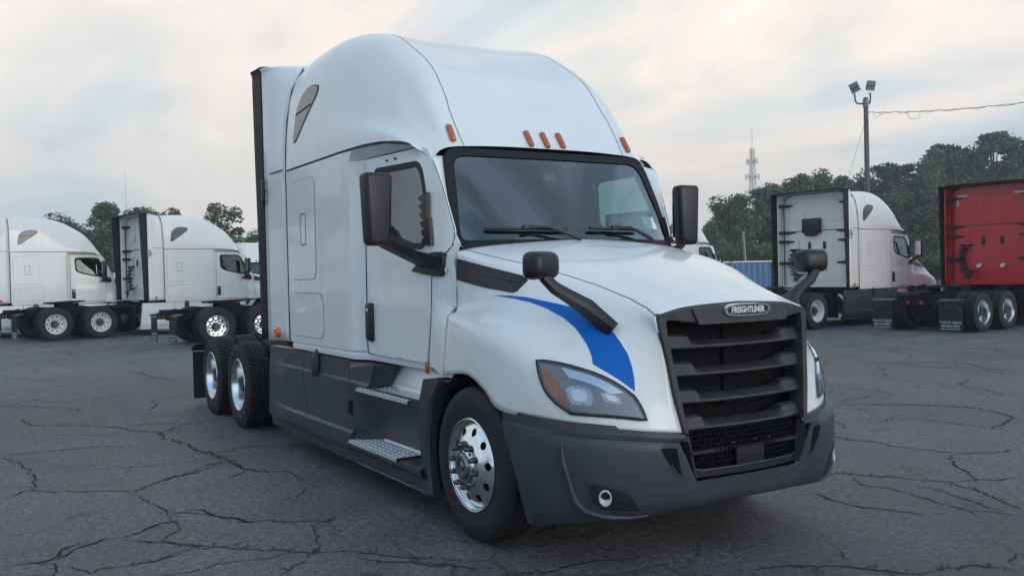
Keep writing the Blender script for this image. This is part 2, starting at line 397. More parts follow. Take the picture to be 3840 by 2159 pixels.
def text_mb(txt, size, origin, ex, ey, depth=.0, bold=0, squash=1):
    """text as mesh; origin: centre, ex/ey: unit vectors of the line and of up"""
    cu_ = bpy.data.curves.new('t', 'FONT'); cu_.body = txt; cu_.size = size; cu_.align_x = 'CENTER'; cu_.align_y = 'CENTER'; cu_.extrude = depth/2; cu_.offset = bold; cu_.resolution_u = 2
    o = bpy.data.objects.new('t', cu_); COL.objects.link(o)
    dg = bpy.context.evaluated_depsgraph_get(); me = bpy.data.meshes.new_from_object(o.evaluated_get(dg))
    ex, ey = Vector(ex).normalized(), Vector(ey).normalized(); ez = ex.cross(ey); og = Vector(origin); m = MB()
    m.add([og+ex*v.co.x*squash+ey*v.co.y+ez*v.co.z for v in me.vertices], [tuple(p.vertices) for p in me.polygons])
    bpy.data.objects.remove(o); bpy.data.curves.remove(cu_); bpy.data.meshes.remove(me)
    return m
CRACKS = [[(-1.26,-3.85),(-1.21,-3.63),(-1.26,-3.48),(-1.50,-3.26),(-1.50,-3.11),(-1.71,-2.83),(-1.69,-2.69)],
 [(-1.45,-3.12),(-1.31,-2.99),(-1.23,-2.91),(-1.12,-2.83),(-0.94,-2.69),(-0.85,-2.55),(-0.89,-2.44),(-0.82,-2.31)],
 [(-1.23,-2.91),(-1.39,-2.82),(-1.60,-2.72),(-1.82,-2.71),(-1.99,-2.73),(-2.22,-2.74),(-2.40,-2.80),(-2.66,-2.82),(-2.87,-2.81)],
 [(-2.91,-2.80),(-3.10,-3.01),(-3.27,-3.29),(-3.51,-3.56),(-3.34,-3.78)],
 [(-2.91,-2.80),(-3.10,-2.64),(-3.24,-2.48),(-3.42,-2.25),(-3.62,-2.01),(-3.68,-1.82)],
 [(-3.51,-3.56),(-3.90,-3.48),(-4.26,-3.48),(-4.52,-3.50),(-4.88,-3.59),(-5.39,-3.69)],
 [(-5.52,-3.70),(-5.44,-3.30),(-5.36,-2.89),(-5.21,-2.46)],
 [(-1.50,-3.26),(-1.48,-3.39),(-1.41,-3.46),(-1.28,-3.50),(-1.21,-3.63)],
 [(-1.21,-3.63),(-1.11,-3.58),(-0.86,-3.59)],
 [(-1.05,-3.49),(-1.00,-3.45),(-0.87,-3.41),(-0.79,-3.39),(-0.82,-3.34),(-0.82,-3.20),(-0.80,-2.99),(-0.85,-2.88),(-0.94,-2.77),(-0.94,-2.69)],
 [(-8.26,-3.41),(-7.54,-3.29),(-7.36,-3.07),(-7.02,-2.70),(-6.71,-2.46),(-6.14,-2.23),(-5.87,-2.09),(-5.21,-2.06),(-4.89,-1.97),(-4.37,-1.93),(-3.90,-1.83),(-3.63,-1.83),(-3.21,-1.79),(-2.98,-1.67)],
 [(-5.87,-2.09),(-6.20,-1.83),(-6.33,-1.59),(-6.45,-1.31)],
 [(-9.87,-3.55),(-9.64,-3.23),(-9.33,-3.00),(-8.88,-2.72),(-8.38,-2.62)],
 [(-11.63,-3.49),(-11.83,-2.71),(-12.20,-1.84),(-12.44,-0.91),(-12.64,-0.27)],
 [(-1.95,-2.68),(-1.94,-2.53),(-1.73,-2.45),(-1.59,-2.36),(-1.38,-2.26),(-1.33,-2.16)],
 [(-14.71,-3.38),(-14.21,-3.05),(-13.31,-2.87),(-12.86,-2.57)],
 [(-13.61,-1.09),(-12.57,-1.04),(-11.43,-0.80)],
 [(-17.95,-2.57),(-17.96,-1.40),(-17.00,-0.63),(-16.38,0.18)],
 [(-2.92,-2.05),(-2.97,-1.95),(-3.17,-1.80)],
 [(-1.25,-2.91),(-1.11,-2.81),(-0.93,-2.69),(-0.88,-2.59),(-0.75,-2.50),(-0.62,-2.39),(-0.49,-2.23),(-0.37,-2.10),(-0.30,-1.99),(-0.18,-1.88),(-0.05,-1.76),(0.09,-1.62),(0.21,-1.51),(0.37,-1.37)],
 [(-2.09,-2.76),(-1.94,-2.64),(-1.80,-2.49),(-1.61,-2.38),(-1.38,-2.29),(-1.30,-2.15),(-1.21,-2.03),(-1.08,-1.91),(-1.06,-1.81),(-1.13,-1.68)],
 [(-1.08,-1.91),(-0.81,-1.96),(-0.62,-2.04),(-0.46,-2.07),(-0.38,-2.13),(-0.28,-2.22),(-0.17,-2.34),(-0.06,-2.45)],
 [(-4.47,-1.92),(-4.16,-1.86),(-3.78,-1.84),(-3.40,-1.84),(-3.18,-1.78),(-2.95,-1.60),(-2.82,-1.49),(-2.67,-1.45),(-2.35,-1.56)],
 [(-2.20,-1.56),(-1.96,-1.72),(-1.89,-1.84),(-1.82,-1.92)],
 [(-3.18,-2.56),(-3.37,-2.27),(-3.54,-1.96)],
 [(-0.79,-2.99),(-0.89,-2.85),(-0.95,-2.72)],
 [(-0.09,-1.96),(0.01,-1.87),(0.17,-1.72),(0.33,-1.58),(0.54,-1.35)],
 [(0.04,2.20),(0.13,2.31),(0.26,2.37),(0.48,2.56),(0.75,2.70),(0.90,2.70),(1.15,2.65),(1.30,2.57),(1.50,2.45),(1.63,2.38)],
 [(0.25,2.25),(0.53,2.15),(0.78,2.14),(1.03,2.11),(1.26,2.08),(1.40,2.07),(1.58,1.99)],
 [(1.35,2.07),(1.54,2.17),(1.72,2.22)],
 [(0.35,1.42),(0.48,1.60),(0.66,1.57),(0.85,1.53),(0.99,1.59),(1.13,1.65),(1.30,1.76)],
 [(-1.04,3.63),(-0.79,3.62),(-0.52,3.67),(-0.23,3.67),(0.15,3.82),(0.27,3.96),(0.41,4.21),(0.45,4.40)],
 [(0.19,3.73),(0.52,3.35),(0.70,3.17),(0.86,3.00),(0.85,2.83),(0.75,2.70)],
 [(0.86,3.00),(1.00,3.08),(1.10,3.33)],
 [(-1.80,4.57),(-1.50,4.84),(-1.10,5.23),(-0.70,5.26),(-0.31,5.28),(0.01,5.27)],
 [(-2.46,5.41),(-2.07,5.92),(-1.60,6.31),(-1.22,6.43),(-0.81,6.29),(-0.53,6.02),(-0.40,5.62),(-0.31,5.28)],
 [(1.43,-0.14),(1.52,0.05),(1.69,0.31),(1.82,0.45),(1.95,0.52),(2.04,0.62),(2.07,0.83),(2.13,0.98),(2.24,1.04),(2.34,1.12)],
 [(2.11,1.40),(2.21,1.30),(2.27,1.16)],
 [(1.46,0.62),(1.60,0.49),(1.68,0.50)],
 [(-5.97,9.44),(-5.42,10.01),(-4.82,10.18),(-4.11,10.07),(-3.64,10.37),(-3.08,10.77)],
 [(-5.17,10.26),(-4.68,10.99),(-4.19,11.05),(-3.25,10.21),(-2.57,9.86)]]
TREES = [(-87.0,8.1,8.6,5.2,0), (-83.2,4.7,6.7,2.8,1), (-88.6,11.2,8.3,3.4,0), (-100.3,5.5,8.3,3.9,1), (-64.1,12.9,7.3,4.0,3), (-75.0,18.2,5.6,1.6,1), (-91.4,14.4,8.8,4.0,3), (-78.1,5.4,4.6,2.7,4), (-74.3,7.7,3.8,3.0,4), (-101.9,2.8,6.2,4.5,1), (-109.0,0.9,6.6,4.7,1), (-83.1,14.3,4.0,3.5,4), (-75.8,16.8,3.6,2.8,4), (-55.4,54.1,5.8,1.7,1), (-57.1,57.2,7.8,2.7,1), (-58.5,60.8,8.3,3.1,0), (-58.9,63.8,9.2,2.9,2), (-59.7,66.5,9.5,3.0,0), (-60.8,70.4,10.4,3.3,1), (-61.4,73.4,11.2,3.1,0), (-61.0,75.9,11.6,3.2,1), (-61.3,79.3,11.1,3.2,0), (-60.1,81.2,11.3,3.2,1), (-59.1,82.8,12.3,3.2,2), (-60.8,87.7,12.3,3.4,0), (-60.0,89.1,12.7,3.4,2), (-59.0,90.8,13.2,3.7,1), (-59.6,93.7,14.1,3.4,0), (-60.2,96.6,15.4,3.8,2), (-58.2,96.1,14.5,3.7,0), (-58.4,99.6,14.6,3.5,1), (-55.0,97.5,16.1,4.0,2), (-55.2,101.0,15.7,3.7,2), (-54.1,102.7,15.3,4.0,0), (-53.0,104.6,15.7,4.3,1), (-48.5,69.5,7.8,3.7,1), (-48.3,73.6,8.5,3.8,3), (-46.0,73.5,8.1,3.4,1), (-49.5,67.8,7.3,3.0,1), (-46.1,77.3,8.4,3.8,0), (-45.8,81.6,9.1,3.9,1), (-44.4,83.8,9.3,3.9,0), (-51.6,52.7,4.6,2.7,4), (-50.6,54.4,4.3,2.7,4), (-49.5,56.2,4.5,2.7,4), (-39.0,58.0,4.0,3.1,4), (-37.9,59.8,3.6,3.1,4), (-41.1,58.4,3.7,2.5,4), (-42.1,64.5,5.3,2.9,4), (-40.7,66.8,4.8,3.3,4), (-62.3,58.2,4.6,3.2,1), (-64.9,57.8,5.0,3.2,1)]
N_LEFT = 13
L1 = 5.668
HUBB = mat('bright_hub', (.26, .265, .28), .25, .9)
mat_tail = mat('tail_lamp_red', (.30, .012, .01), .25, coat=.5)
def tyre_mb(w, y0, lug):
    """tyre whose outer sidewall stands at y=0 and which runs inwards to +w; radius .51"""
    pr = [(.030, .288), (.012, .305), (.004, .33), (.0, .37), (-.006, .40), (-.004, .43), (.006, .462), (.020, .488), (.034, .500)]
    n = 5; xs = [.034+(w-.068)*i/(n*3) for i in range(n*3+1)]
    for i, x in enumerate(xs[1:-1]): pr.append((x, .510-(.016 if (i % 3 == 2 and not lug) else 0)-.004*abs(2*i/(n*3)-1)-(.014 if lug else 0)))
    pr += [(w-a, r) for a, r in [(.030, .288), (.012, .305), (.004, .33), (.0, .37), (-.006, .40), (-.004, .43), (.006, .462), (.020, .488), (.034, .500)][::-1]]
    m = MB().lathe([(a+y0, r) for a, r in pr], 72)
    return m
def tread_mb(w, y0):
    m = MB(); N_ = 56
    for j, (a, b, ph, sk_) in enumerate(((.012, .068, 0, .0), (.076, .128, .5, .25), (.136, .186, .2, -.25), (.194, .25, .7, 0))):
        a, b = a*w/.262, b*w/.262
        for k in range(N_):
            t0 = (k+ph+.0)/N_*2*math.pi; t1 = (k+ph+.80)/N_*2*math.pi; sh = sk_/N_*2*math.pi
            vs = []
            for r in (.490, .5115):
                for (y, t) in ((a, t0), (b, t0+sh), (b, t1+sh), (a, t1)):
                    rr = r-(.006 if (j in (0, 3) and y in (a, b) and ((j == 0 and y == a) or (j == 3 and y == b))) else 0)
                    vs.append((rr*math.cos(t), y0+y, rr*math.sin(t)))
            m.hexa(vs)
    return m
def disc_holes(prof, r0, r1, rh, nh, hr, n=16):
    """annular disc with hand holes, axial = prof(r)"""
    outer = [(r1*math.cos(2*math.pi*k/72), r1*math.sin(2*math.pi*k/72)) for k in range(72)]
    inner = [(r0*math.cos(2*math.pi*k/40), r0*math.sin(2*math.pi*k/40)) for k in range(40)]
    holes = [inner]
    for h in range(nh):
        a = 2*math.pi*(h+.5)/nh; holes.append([(rh*math.cos(a)+hr*math.cos(2*math.pi*k/n), rh*math.sin(a)+hr*math.sin(2*math.pi*k/n)) for k in range(n)])
    v, f = cdt(outer, holes, .03); m = MB()
    m.add([(a, prof(math.hypot(a, b)), b) for a, b in v], f)
    for H in holes[1:]:
        k = len(m.v); q = len(H)
        m.add([(a, prof(math.hypot(a, b)), b) for a, b in H]+[(a, prof(math.hypot(a, b))+.018, b) for a, b in H], [(i, (i+1) % q, q+(i+1) % q, q+i) for i in range(q)])
    return m
def nut_mb(len_=.05, r=.019):
    return MB().lathe([(0, r*1.25), (-.008, r*1.25), (-.012, r), (-len_*.8, r*.92), (-len_, r*.6), (-len_, 0)], 8)
def make_wheel(kind):
    """wheel with its outer tyre wall at y=0 facing -y; returns the list of (name, MB, material, [children])"""
    if kind == 'steer':
        ty = tyre_mb(.29, 0, False)
        rim = MB().lathe([(.034, .282), (.004, .296), (-.002, .304), (.004, .309), (.020, .300)], 72)
        rim.lathe([(.004, .296), (.020, .285), (.045, .280), (.10, .272), (.16, .268)], 72)
        pf = lambda r: interp(r, (.10, .115, .150, .170, .190, .215, .250, .278), (-.028, -.034, -.032, -.022, -.004, .006, .018, .040))
        d = disc_holes(pf, .108, .279, .222, 10, .0265); rim.add(d.v, d.f)
        rim.lathe([(-.028, .108), (-.045, .100), (-.050, .092)], 40)
        hub = MB().lathe([(-.045, .100), (-.050, .088), (-.066, .082), (-.074, .072), (-.072, .052), (-.062, .050), (-.062, 0)], 32)
        hub.lathe([(-.066, .03), (-.074, .022), (-.074, 0)], 16)
        nuts = [(.138, 10, -.033)]
        back = MB().disc((0, .05, 0), .275, 40)
    else:
        ty = tyre_mb(.262, 0, True)
        rim = MB().lathe([(.034, .282), (.004, .296), (-.002, .304), (.004, .309), (.020, .300)], 72)
        rim.lathe([(.004, .296), (.015, .287), (.03, .283), (.08, .268), (.165, .262), (.178, .256)], 72)
        pf = lambda r: interp(r, (.10, .17, .20, .24, .262), (.165, .168, .160, .166, .182))
        d = disc_holes(pf, .11, .260, .212, 10, .026); rim.add(d.v, d.f)
        hub = MB().lathe([(.166, .112), (.150, .108), (.060, .088), (.050, .08), (.046, 0)], 32)
        for k in range(8): hub.lathe([(.05, .010), (.042, .010), (.040, 0)], 6, (.064*math.cos(k*math.pi/4), 0, .064*math.sin(k*math.pi/4)))
        nuts = [(.142, 10, .166)]
        back = MB().disc((0, .20, 0), .27, 40)
    return ty, rim, hub, nuts, back
WH = {}
def wheels(T):
    def inst(src, parent, loc, flip=False):
        o = src.copy(); COL.objects.link(o); o.parent = parent; o.location = loc
        if flip: o.rotation_euler = (0, 0, math.pi)
        return o
    for kind in ('steer', 'drive'):
        ty, rim, hub, nuts, back = make_wheel(kind)
        spots = [(0, -1.185, False), (0, 1.185, True)] if kind == 'steer' else [(-L1, -1.222, False), (-L1-1.32, -1.222, False), (-L1, 1.222, True), (-L1-1.32, 1.222, True)]
        proto = None
        for (x, y, fl) in spots:
            w = empty('wheel', (x, y, .508)); w.parent = T; w.rotation_euler = (0, R(random.uniform(0, 360)), math.pi if fl else 0)
            w.rotation_mode = 'XYZ'
            if proto is None:
                L = [rim.build('rim', ALU, w, ang=30, fix=False), ty.build('tyre', RUBBER, w, ang=50), hub.build('hub', HUBB if kind == 'steer' else HUB, w, ang=35), back.build('brake_drum', DARK, w)]
                if kind == 'drive':
                    tr = tread_mb(.262, 0); L.append(tag(tr.build('tyre_tread', RUBBER, w, smooth=False), kind='stuff'))
                    L.append(tyre_mb(.262, .30, True).build('tyre', RUBBER, w, ang=50)); tr2 = tread_mb(.262, .30); L.append(tag(tr2.build('tyre_tread', RUBBER, w, smooth=False), kind='stuff'))
                r, n, a = nuts[0]; nm = None
                for k in range(n):
                    p = (r*math.cos(2*math.pi*k/n), a, r*math.sin(2*math.pi*k/n))
                    if nm is None: nm = nut_mb().build('lug_nut', NUT, w, loc=p, ang=40); L.append(nm)
                    else: o = nm.copy(); COL.objects.link(o); o.location = p; L.append(o)
                proto = L
            else:
                for q in proto:
                    o = q.copy(); COL.objects.link(o); o.parent = w
# ------------------------------------------------------------------ the truck: surfaces
# truck space: x forward (0 = front axle), y to its left, z up; |y| is written and mirrored
HOOD = [
 [(-.27,0,2.0),(-.1,0,1.968),(.12,0,1.922),(.35,0,1.870),(.58,0,1.808),(.82,0,1.730),(1.02,0,1.657),(1.15,0,1.605),(1.25,0,1.561)],
 [(-.31,.45,1.985),(-.12,.44,1.955),(.09,.43,1.910),(.31,.42,1.858),(.55,.41,1.796),(.80,.40,1.716),(1.01,.39,1.645),(1.14,.39,1.590),(1.24,.39,1.543)],
 [(-.39,.975,1.935),(-.2,.945,1.896),(0,.915,1.857),(.2,.860,1.818),(.46,.775,1.755),(.74,.665,1.668),(.98,.600,1.585),(1.12,.595,1.535),(1.222,.615,1.495)],
 [(-.39,1.052,1.855),(-.2,1.035,1.805),(0,1.010,1.760),(.2,.970,1.715),(.48,.885,1.650),(.76,.775,1.570),(1.00,.690,1.480),(1.15,.640,1.420),(1.240,.600,1.370)],
 [(-.39,1.052,1.535),(-.2,1.062,1.535),(0,1.065,1.532),(.2,1.055,1.520),(.50,1.020,1.475),(.78,.930,1.400),(1.03,.800,1.320),(1.17,.680,1.270),(1.258,.578,1.215)],
 [(-.39,1.120,1.465),(-.2,1.150,1.450),(0,1.168,1.426),(.2,1.174,1.393),(.47,1.165,1.333),(.76,1.100,1.243),(1.05,.910,1.140),(1.19,.735,1.080),(1.280,.552,1.030)],
 [(-.40,1.148,1.270),(-.2,1.175,1.262),(0,1.190,1.250),(.2,1.194,1.220),(.50,1.186,1.130),(.80,1.130,1.050),(1.07,.965,.980),(1.21,.755,.940),(1.298,.530,.915)],
 [(-.41,1.165,1.062),(-.24,1.182,1.085),(0,1.188,1.098),(.22,1.192,1.020),(.41,1.190,.915),(.80,1.125,.902),(1.07,.970,.880),(1.228,.750,.850),(1.312,.512,.826)],
]
ROOF = [
 [(-3.63,0,3.93),(-3.2,0,3.94),(-2.78,0,3.945),(-2.34,0,3.912),(-1.94,0,3.79),(-1.59,0,3.595),(-1.28,0,3.38),(-1.03,0,3.09),(-.77,0,2.735)],
 [(-3.63,.42,3.93),(-3.2,.42,3.941),(-2.78,.42,3.947),(-2.34,.42,3.912),(-1.94,.42,3.79),(-1.59,.42,3.595),(-1.28,.42,3.385),(-1.03,.42,3.095),(-.77,.42,2.733)],
 [(-3.63,.80,3.93),(-3.2,.80,3.958),(-2.75,.79,3.967),(-2.34,.775,3.926),(-1.95,.765,3.81),(-1.60,.76,3.62),(-1.30,.755,3.42),(-1.05,.75,3.12),(-.775,.75,2.72)],
 [(-3.63,1.0,3.84),(-3.2,1.0,3.878),(-2.74,.985,3.882),(-2.29,.955,3.835),(-1.88,.935,3.69),(-1.51,.92,3.49),(-1.22,.90,3.27),(-.99,.88,3.01),(-.78,.86,2.71)],
 [(-3.63,1.13,3.62),(-3.2,1.13,3.66),(-2.7,1.115,3.65),(-2.2,1.085,3.56),(-1.78,1.055,3.39),(-1.42,1.025,3.22),(-1.16,.99,3.04),(-.96,.95,2.87),(-.785,.905,2.70)],
 [(-3.63,1.19,3.3),(-3.2,1.19,3.32),(-2.7,1.185,3.30),(-2.15,1.165,3.22),(-1.70,1.135,3.10),(-1.36,1.10,2.99),(-1.10,1.06,2.88),(-.94,1.005,2.785),(-.795,.94,2.685)],
 [(-3.63,1.212,3.0),(-3.2,1.214,3.0),(-2.7,1.215,3.0),(-2.1,1.213,2.98),(-1.66,1.20,2.935),(-1.32,1.172,2.875),(-1.07,1.12,2.805),(-.92,1.05,2.725),(-.80,.965,2.665)],
 [(-3.63,1.22,2.81),(-3.2,1.22,2.81),(-2.7,1.22,2.81),(-2.05,1.22,2.81),(-1.62,1.215,2.803),(-1.27,1.185,2.787),(-1.0,1.135,2.752),(-.87,1.065,2.68),(-.80,.985,2.635)],
]
def cab_y(x, z):
    """half width of the cab side at x, z"""
    b = interp(x, (-3.7, -1.98, -1.93, -1.87, -1.83, -.7), (1.22, 1.22, 1.20, 1.145, 1.128, 1.113))
    if x > -.7:
        h = interp(z, (1.0, 1.06, 1.26, 1.46, 1.535, 1.86, 1.935, 2.05), (1.17, 1.165, 1.148, 1.120, 1.052, 1.052, .985, .97))
        b = lerp(b, h, sstep(x, -.72, -.38) if z < 1.9 else min(max((x+.72)/.34, 0), 1))
    if x > -1.95:
        b -= .075*max(0, (z-1.95)/.75)*sstep(x, -1.95, -.9)
        if z > 2.70: b = lerp(b, interp(x, (-1.95, -1.62, -1.27, -1.0, -.8), (1.22, 1.213, 1.183, 1.13, 1.0)), sstep(z, 2.72, 2.80))
    return b - .012*max(0, (1.5-z))*(x < -1.8)
def ws_x(y, z):
    t = (z-2.0)/.71; a = abs(y)
    return lerp(-.27-.236*(a/1.02)**2.2, -.77-.018*(a/.93)**2, t)
def bump_top(u): return interp(u, (0, 1, 2, 3, 4, 6), (.775, .778, .803, .826, .840, .842))
def bump_half(z): return interp(z, (.54, .60, .78, .9), (.425, .452, .492, .50))
def bump_pt(u, z, lower=False):
    """u: 0 centre .. 1 edge of the opening .. 6 wheel arch"""
    h = bump_half(z)
    P = [(1.362, 0), (1.338, h), (1.270, .755), (1.135, 1.0), (.950, 1.145), (.720, 1.205), (0, 1.205)]
    xr = interp(z, (.26, .30, .524, .832), (.69, .672, .606, .440)); P[6] = (xr, 1.20); P[5] = (lerp(.95, xr, .5), 1.200)
    x, y = cr1([np.array(p) for p in P], u)
    k = interp(z, (.25, .33, .42, .6, .75, .85), (.10, .05, .02, .0, .0, .012)); f = interp(u, (0, 1, 4, 6), (1, 1, .6, 0))
    return Vector((x-k*f, y-k*.8*interp(u, (0, 1, 2.5, 6), (0, 0, 1, .5)), z))
def bump_low(u): return interp(u, (0, 1, 2, 3, 4, 5, 6), (.385, .375, .350, .335, .300, .270, .265))
def make_truck():
    T = empty('semi_truck')
    P = lambda name, mb, m, parent=T, **k: mb.build(name, m, parent, **k)
    # ---- hood
    hood = MB().grid(patch(full_rows(HOOD), 6, 5)).orient((.3, 0, 1.0)); hb = hood.bvh()
    ho = P('hood', hood, WHITE, ang=60, solid=.02)
    # ---- roof fairing
    roof = MB().grid(patch(full_rows(ROOF), 6, 5)).orient((-2.2, 0, 2.6)); rb_ = roof.bvh()
    ro = P('roof_fairing', roof, WHITE, ang=60)
    # ---- cab sides with the window openings
    body_out = [(-3.62, 1.135), (-1.85, 1.14), (-1.8, 1.12), (-.75, 1.10), (-.42, 1.06), (-.40, 1.26), (-.39, 1.535), (-.39, 1.87), (-.42, 1.98), (-.475, 2.05), (-.60, 2.36), (-.70, 2.585), (-.80, 2.62), (-.85, 2.665), (-1.0, 2.745), (-1.27, 2.782), (-1.62, 2.80), (-2.05, 2.806), (-3.62, 2.806)]
    win = rpoly([(-1.67, 2.57), (-1.61, 2.63), (-.96, 2.62), (-.87, 2.56), (-.725, 2.27), (-.695, 2.03), (-.76, 1.945), (-.95, 1.955), (-1.45, 2.065), (-1.655, 2.16)], .09)
    win_in = rpoly([(-1.62, 2.54), (-1.58, 2.58), (-.98, 2.575), (-.905, 2.53), (-.775, 2.26), (-.745, 2.04), (-.79, 1.995), (-.95, 2.0), (-1.44, 2.11), (-1.605, 2.19)], .07)
    door_out = rpoly([(-1.825, 1.125), (-.735, 1.118), (-.672, 1.43), (-.668, 1.72), (-.62, 1.85), (-.50, 1.925), (-.478, 2.05), (-.60, 2.355), (-.715, 2.60), (-.80, 2.695), (-.95, 2.722), (-1.80, 2.722)], [.02, .02, .1, .1, .05, .06, .05, .1, .12, .1, .1, .06])
    body = MB()
    side = surf(body_out, [win], lambda a, b: (a, -cab_y(a, b), b), .085)
    body.add(side.v, side.f); body.mirror()
    # A pillars
    pa = [(-.42, 1.0, 1.96), (-.475, cab_y(-.475, 2.05), 2.05), (-.60, cab_y(-.6, 2.36), 2.36), (-.70, cab_y(-.7, 2.585), 2.585), (-.80, cab_y(-.8, 2.62)-.012, 2.63)]
    pb = [(-.43, .97, 1.95), (-.53, .985, 2.05), (-.665, .955, 2.36), (-.76, .925, 2.585), (-.79, .915, 2.64)]
    pil = MB().grid(patch([[(a, -b, c) for a, b, c in pa], [(lerp(a[0], b[0], .55)+.018, -lerp(a[1], b[1], .5)-.012, lerp(a[2], b[2], .5)) for a, b in zip(pa, pb)], [(a, -b, c) for a, b, c in pb]], 4, 4)).mirror()
    body.add(pil.v, pil.f)
    # back wall (seen on the trucks parked tail-on)
    bw = [(-3.96, y, z) for y, z in ((1.21, 1.135), (1.22, 1.5), (1.22, 2.81), (1.21, 3.0), (1.19, 3.3), (1.13, 3.62), (1.0, 3.84), (.8, 3.93), (0, 3.93))]
    bw = bw+[(x, -y, z) for x, y, z in bw[-2::-1]]
    body.add(bw, [tuple(range(len(bw)))]); body.orient((-2, 0, 2))
    bo = P('cab_body', body, WHITE, ang=30); cb_ = body.bvh()
    for s in (-1, 1):
        sills = MB(); sills.grid([[(x, s*(cab_y(x, 1.14)-d), z) for x in np.linspace(-3.6, -.72, 24)] for d, z in ((.004, 1.14), (.02, 1.125), (.012, 1.10), (.02, 1.065), (.10, 1.045))])
        sills.orient((-2, 0, 1.4)); P('cab_sill', sills, WHITE, ang=50)
    # ---- doors, gaps, windows
    for s in (-1, 1):
        fn = lambda a, b, o=.006: (a, s*(cab_y(a, b)+o+.012*sstep(b, 1.66, 1.60)*sstep(a, -1.83, -1.5)), b)
        d = surf(door_out, [win], fn, .07, (0, -s*.02, 0)); d.orient((-1.2, 0, 1.9))
        do = P('door', d, WHITE, ang=40)
        g = surf(win, [win_in], lambda a, b: (a, s*(cab_y(a, b)+.011), b), .05, (0, -s*.03, 0)); P('window_seal', g, RTRIM, do)
        w = surf(win_in, [], lambda a, b: (a, s*(cab_y(a, b)+.002), b), .12); P('window_pane', w, SG, do)
        h = rbox((-1.725, s*1.150, 1.385), (.115, .06, .315), .028, n=3); P('door_handle', h, BLACK, do)
        ins = rbox((-1.722, s*1.180, 1.48), (.028, .008, .03), .003, n=2); P('lock_barrel', ins, CHROME, do)
        # black quarter louvre behind the A pillar
        lv = MB()
        for k in range(6):
            z = 2.335-k*.062; x = -.725+k*.012
            lv.prism([(x-.13+.012*k, s*(cab_y(x-.1, z)+.010), z-.005), (x+.02, s*(cab_y(x, z)+.008), z+.025), (x+.02, s*(cab_y(x, z)+.008), z-.05), (x-.05, s*(cab_y(x-.1, z)+.010), z-.05)], (0, s*.03, 0))
        P('corner_louvre', lv.orient((-.75, 0, 2.18)), BLACK, do, fix=True)
        gp = MB(); ribbon(gp, cb_, [(a, s*1.2, b) for a, b in dens(door_out, .05)], (0, s, 0), .013, .003, True)
        gp.orient((-1.2, 0, 1.9)); P('door_gap', gp, GAP, bo)
        for q in (-1.43, -1.30): P('door_stud', rbox((q, s*(cab_y(q, 2.665)+.012), 2.672), (.022, .02, .02), .006, n=1), NUT, do)
    # ---- sleeper hatches and seams
    for s in (-1, 1):
        for (x0, x1, z0, z1) in ((-3.535, -2.80, 1.745, 2.685), (-3.535, -2.64, 1.205, 1.612)):
            o = rpoly([(x0, z0), (x1, z0), (x1, z1), (x0, z1)], .11, 6)
            m = surf(o, [], lambda a, b: (a, s*(cab_y(a, b)+.007), b), .16, (0, -s*.012, 0)).orient((-3, 0, 1.9))
            hp = P('side_hatch', m, WHITE, ang=40)
            gp = MB(); ribbon(gp, cb_, [(a, s*1.3, b) for a, b in o], (0, s, 0), .010, .0022, True); P('hatch_gap', gp.orient((-3, 0, 1.9)), SEAM, bo)
            if z0 > 1.5:
                gp = MB(); ribbon(gp, m.bvh(), [(a, s*1.3, b) for a, b in rpoly([(-3.20, 2.07), (-3.05, 2.07), (-3.05, 2.36), (-3.20, 2.36)], .03)], (0, s, 0), .010, .0022, True); P('latch_recess', gp.orient((-3, 0, 1.9)), GAP, hp)
        # seam between roof and cab
        gp = MB(); ribbon(gp, rb_, [(-3.6, s*1.4, 2.817), (-2.05, s*1.4, 2.817), (-1.62, s*1.4, 2.810)], (0, s, 0), .016, .0025)
        ribbon(gp, rb_, [(-1.62, s*1.4, 2.810), (-1.27, s*1.4, 2.796), (-1.02, s*1.4, 2.764), (-.91, s*1.4, 2.725), (-.875, s*1.3, 2.70)], (.25, s, 0), .020, .0025)
        P('roof_seam', gp, GAP, ro)
        # skylight window in the roof side
        wo_ = rpoly([(-3.40, 3.06), (-3.32, 3.06), (-3.06, 3.24), (-2.79, 3.44), (-2.775, 3.52), (-2.96, 3.56), (-3.19, 3.53), (-3.35, 3.39)], .10, 6)
        wp = [(a, s*1.2, b) for a, b in wo_]
        P('roof_window_seal', conform(rb_, wp, (0, s, .1), .004, .08), GAP, ro)
        wi = [(a*.955-.139, s*1.2, b*.955+.150) for a, b in wo_]
        pn = conform(rb_, wi, (0, s, .1), .009, .08); po = P('roof_window', pn, DGLASS, ro); pb_ = pn.bvh()
        gp = MB(); ribbon(gp, pb_, [(-3.345, s*1.3, 3.335), (-2.92, s*1.3, 3.375)], (0, s, .1), .016, .003); P('window_bar', gp, GAP, po)
        # ditch seam over the roof front
        gp = MB(); ribbon(gp, rb_, [(-2.3, s*.735, 3.95), (-1.95, s*.735, 3.81), (-1.60, s*.74, 3.62), (-1.30, s*.745, 3.42), (-1.05, s*.75, 3.12), (-.98, s*.765, 3.03), (-.88, s*.765, 2.90), (-.775, s*.755, 2.72)], (.8, 0, .6), .006, .002)
        P('ditch_seam', gp.orient((-2.2, 0, 2.6)), SEAM, ro)
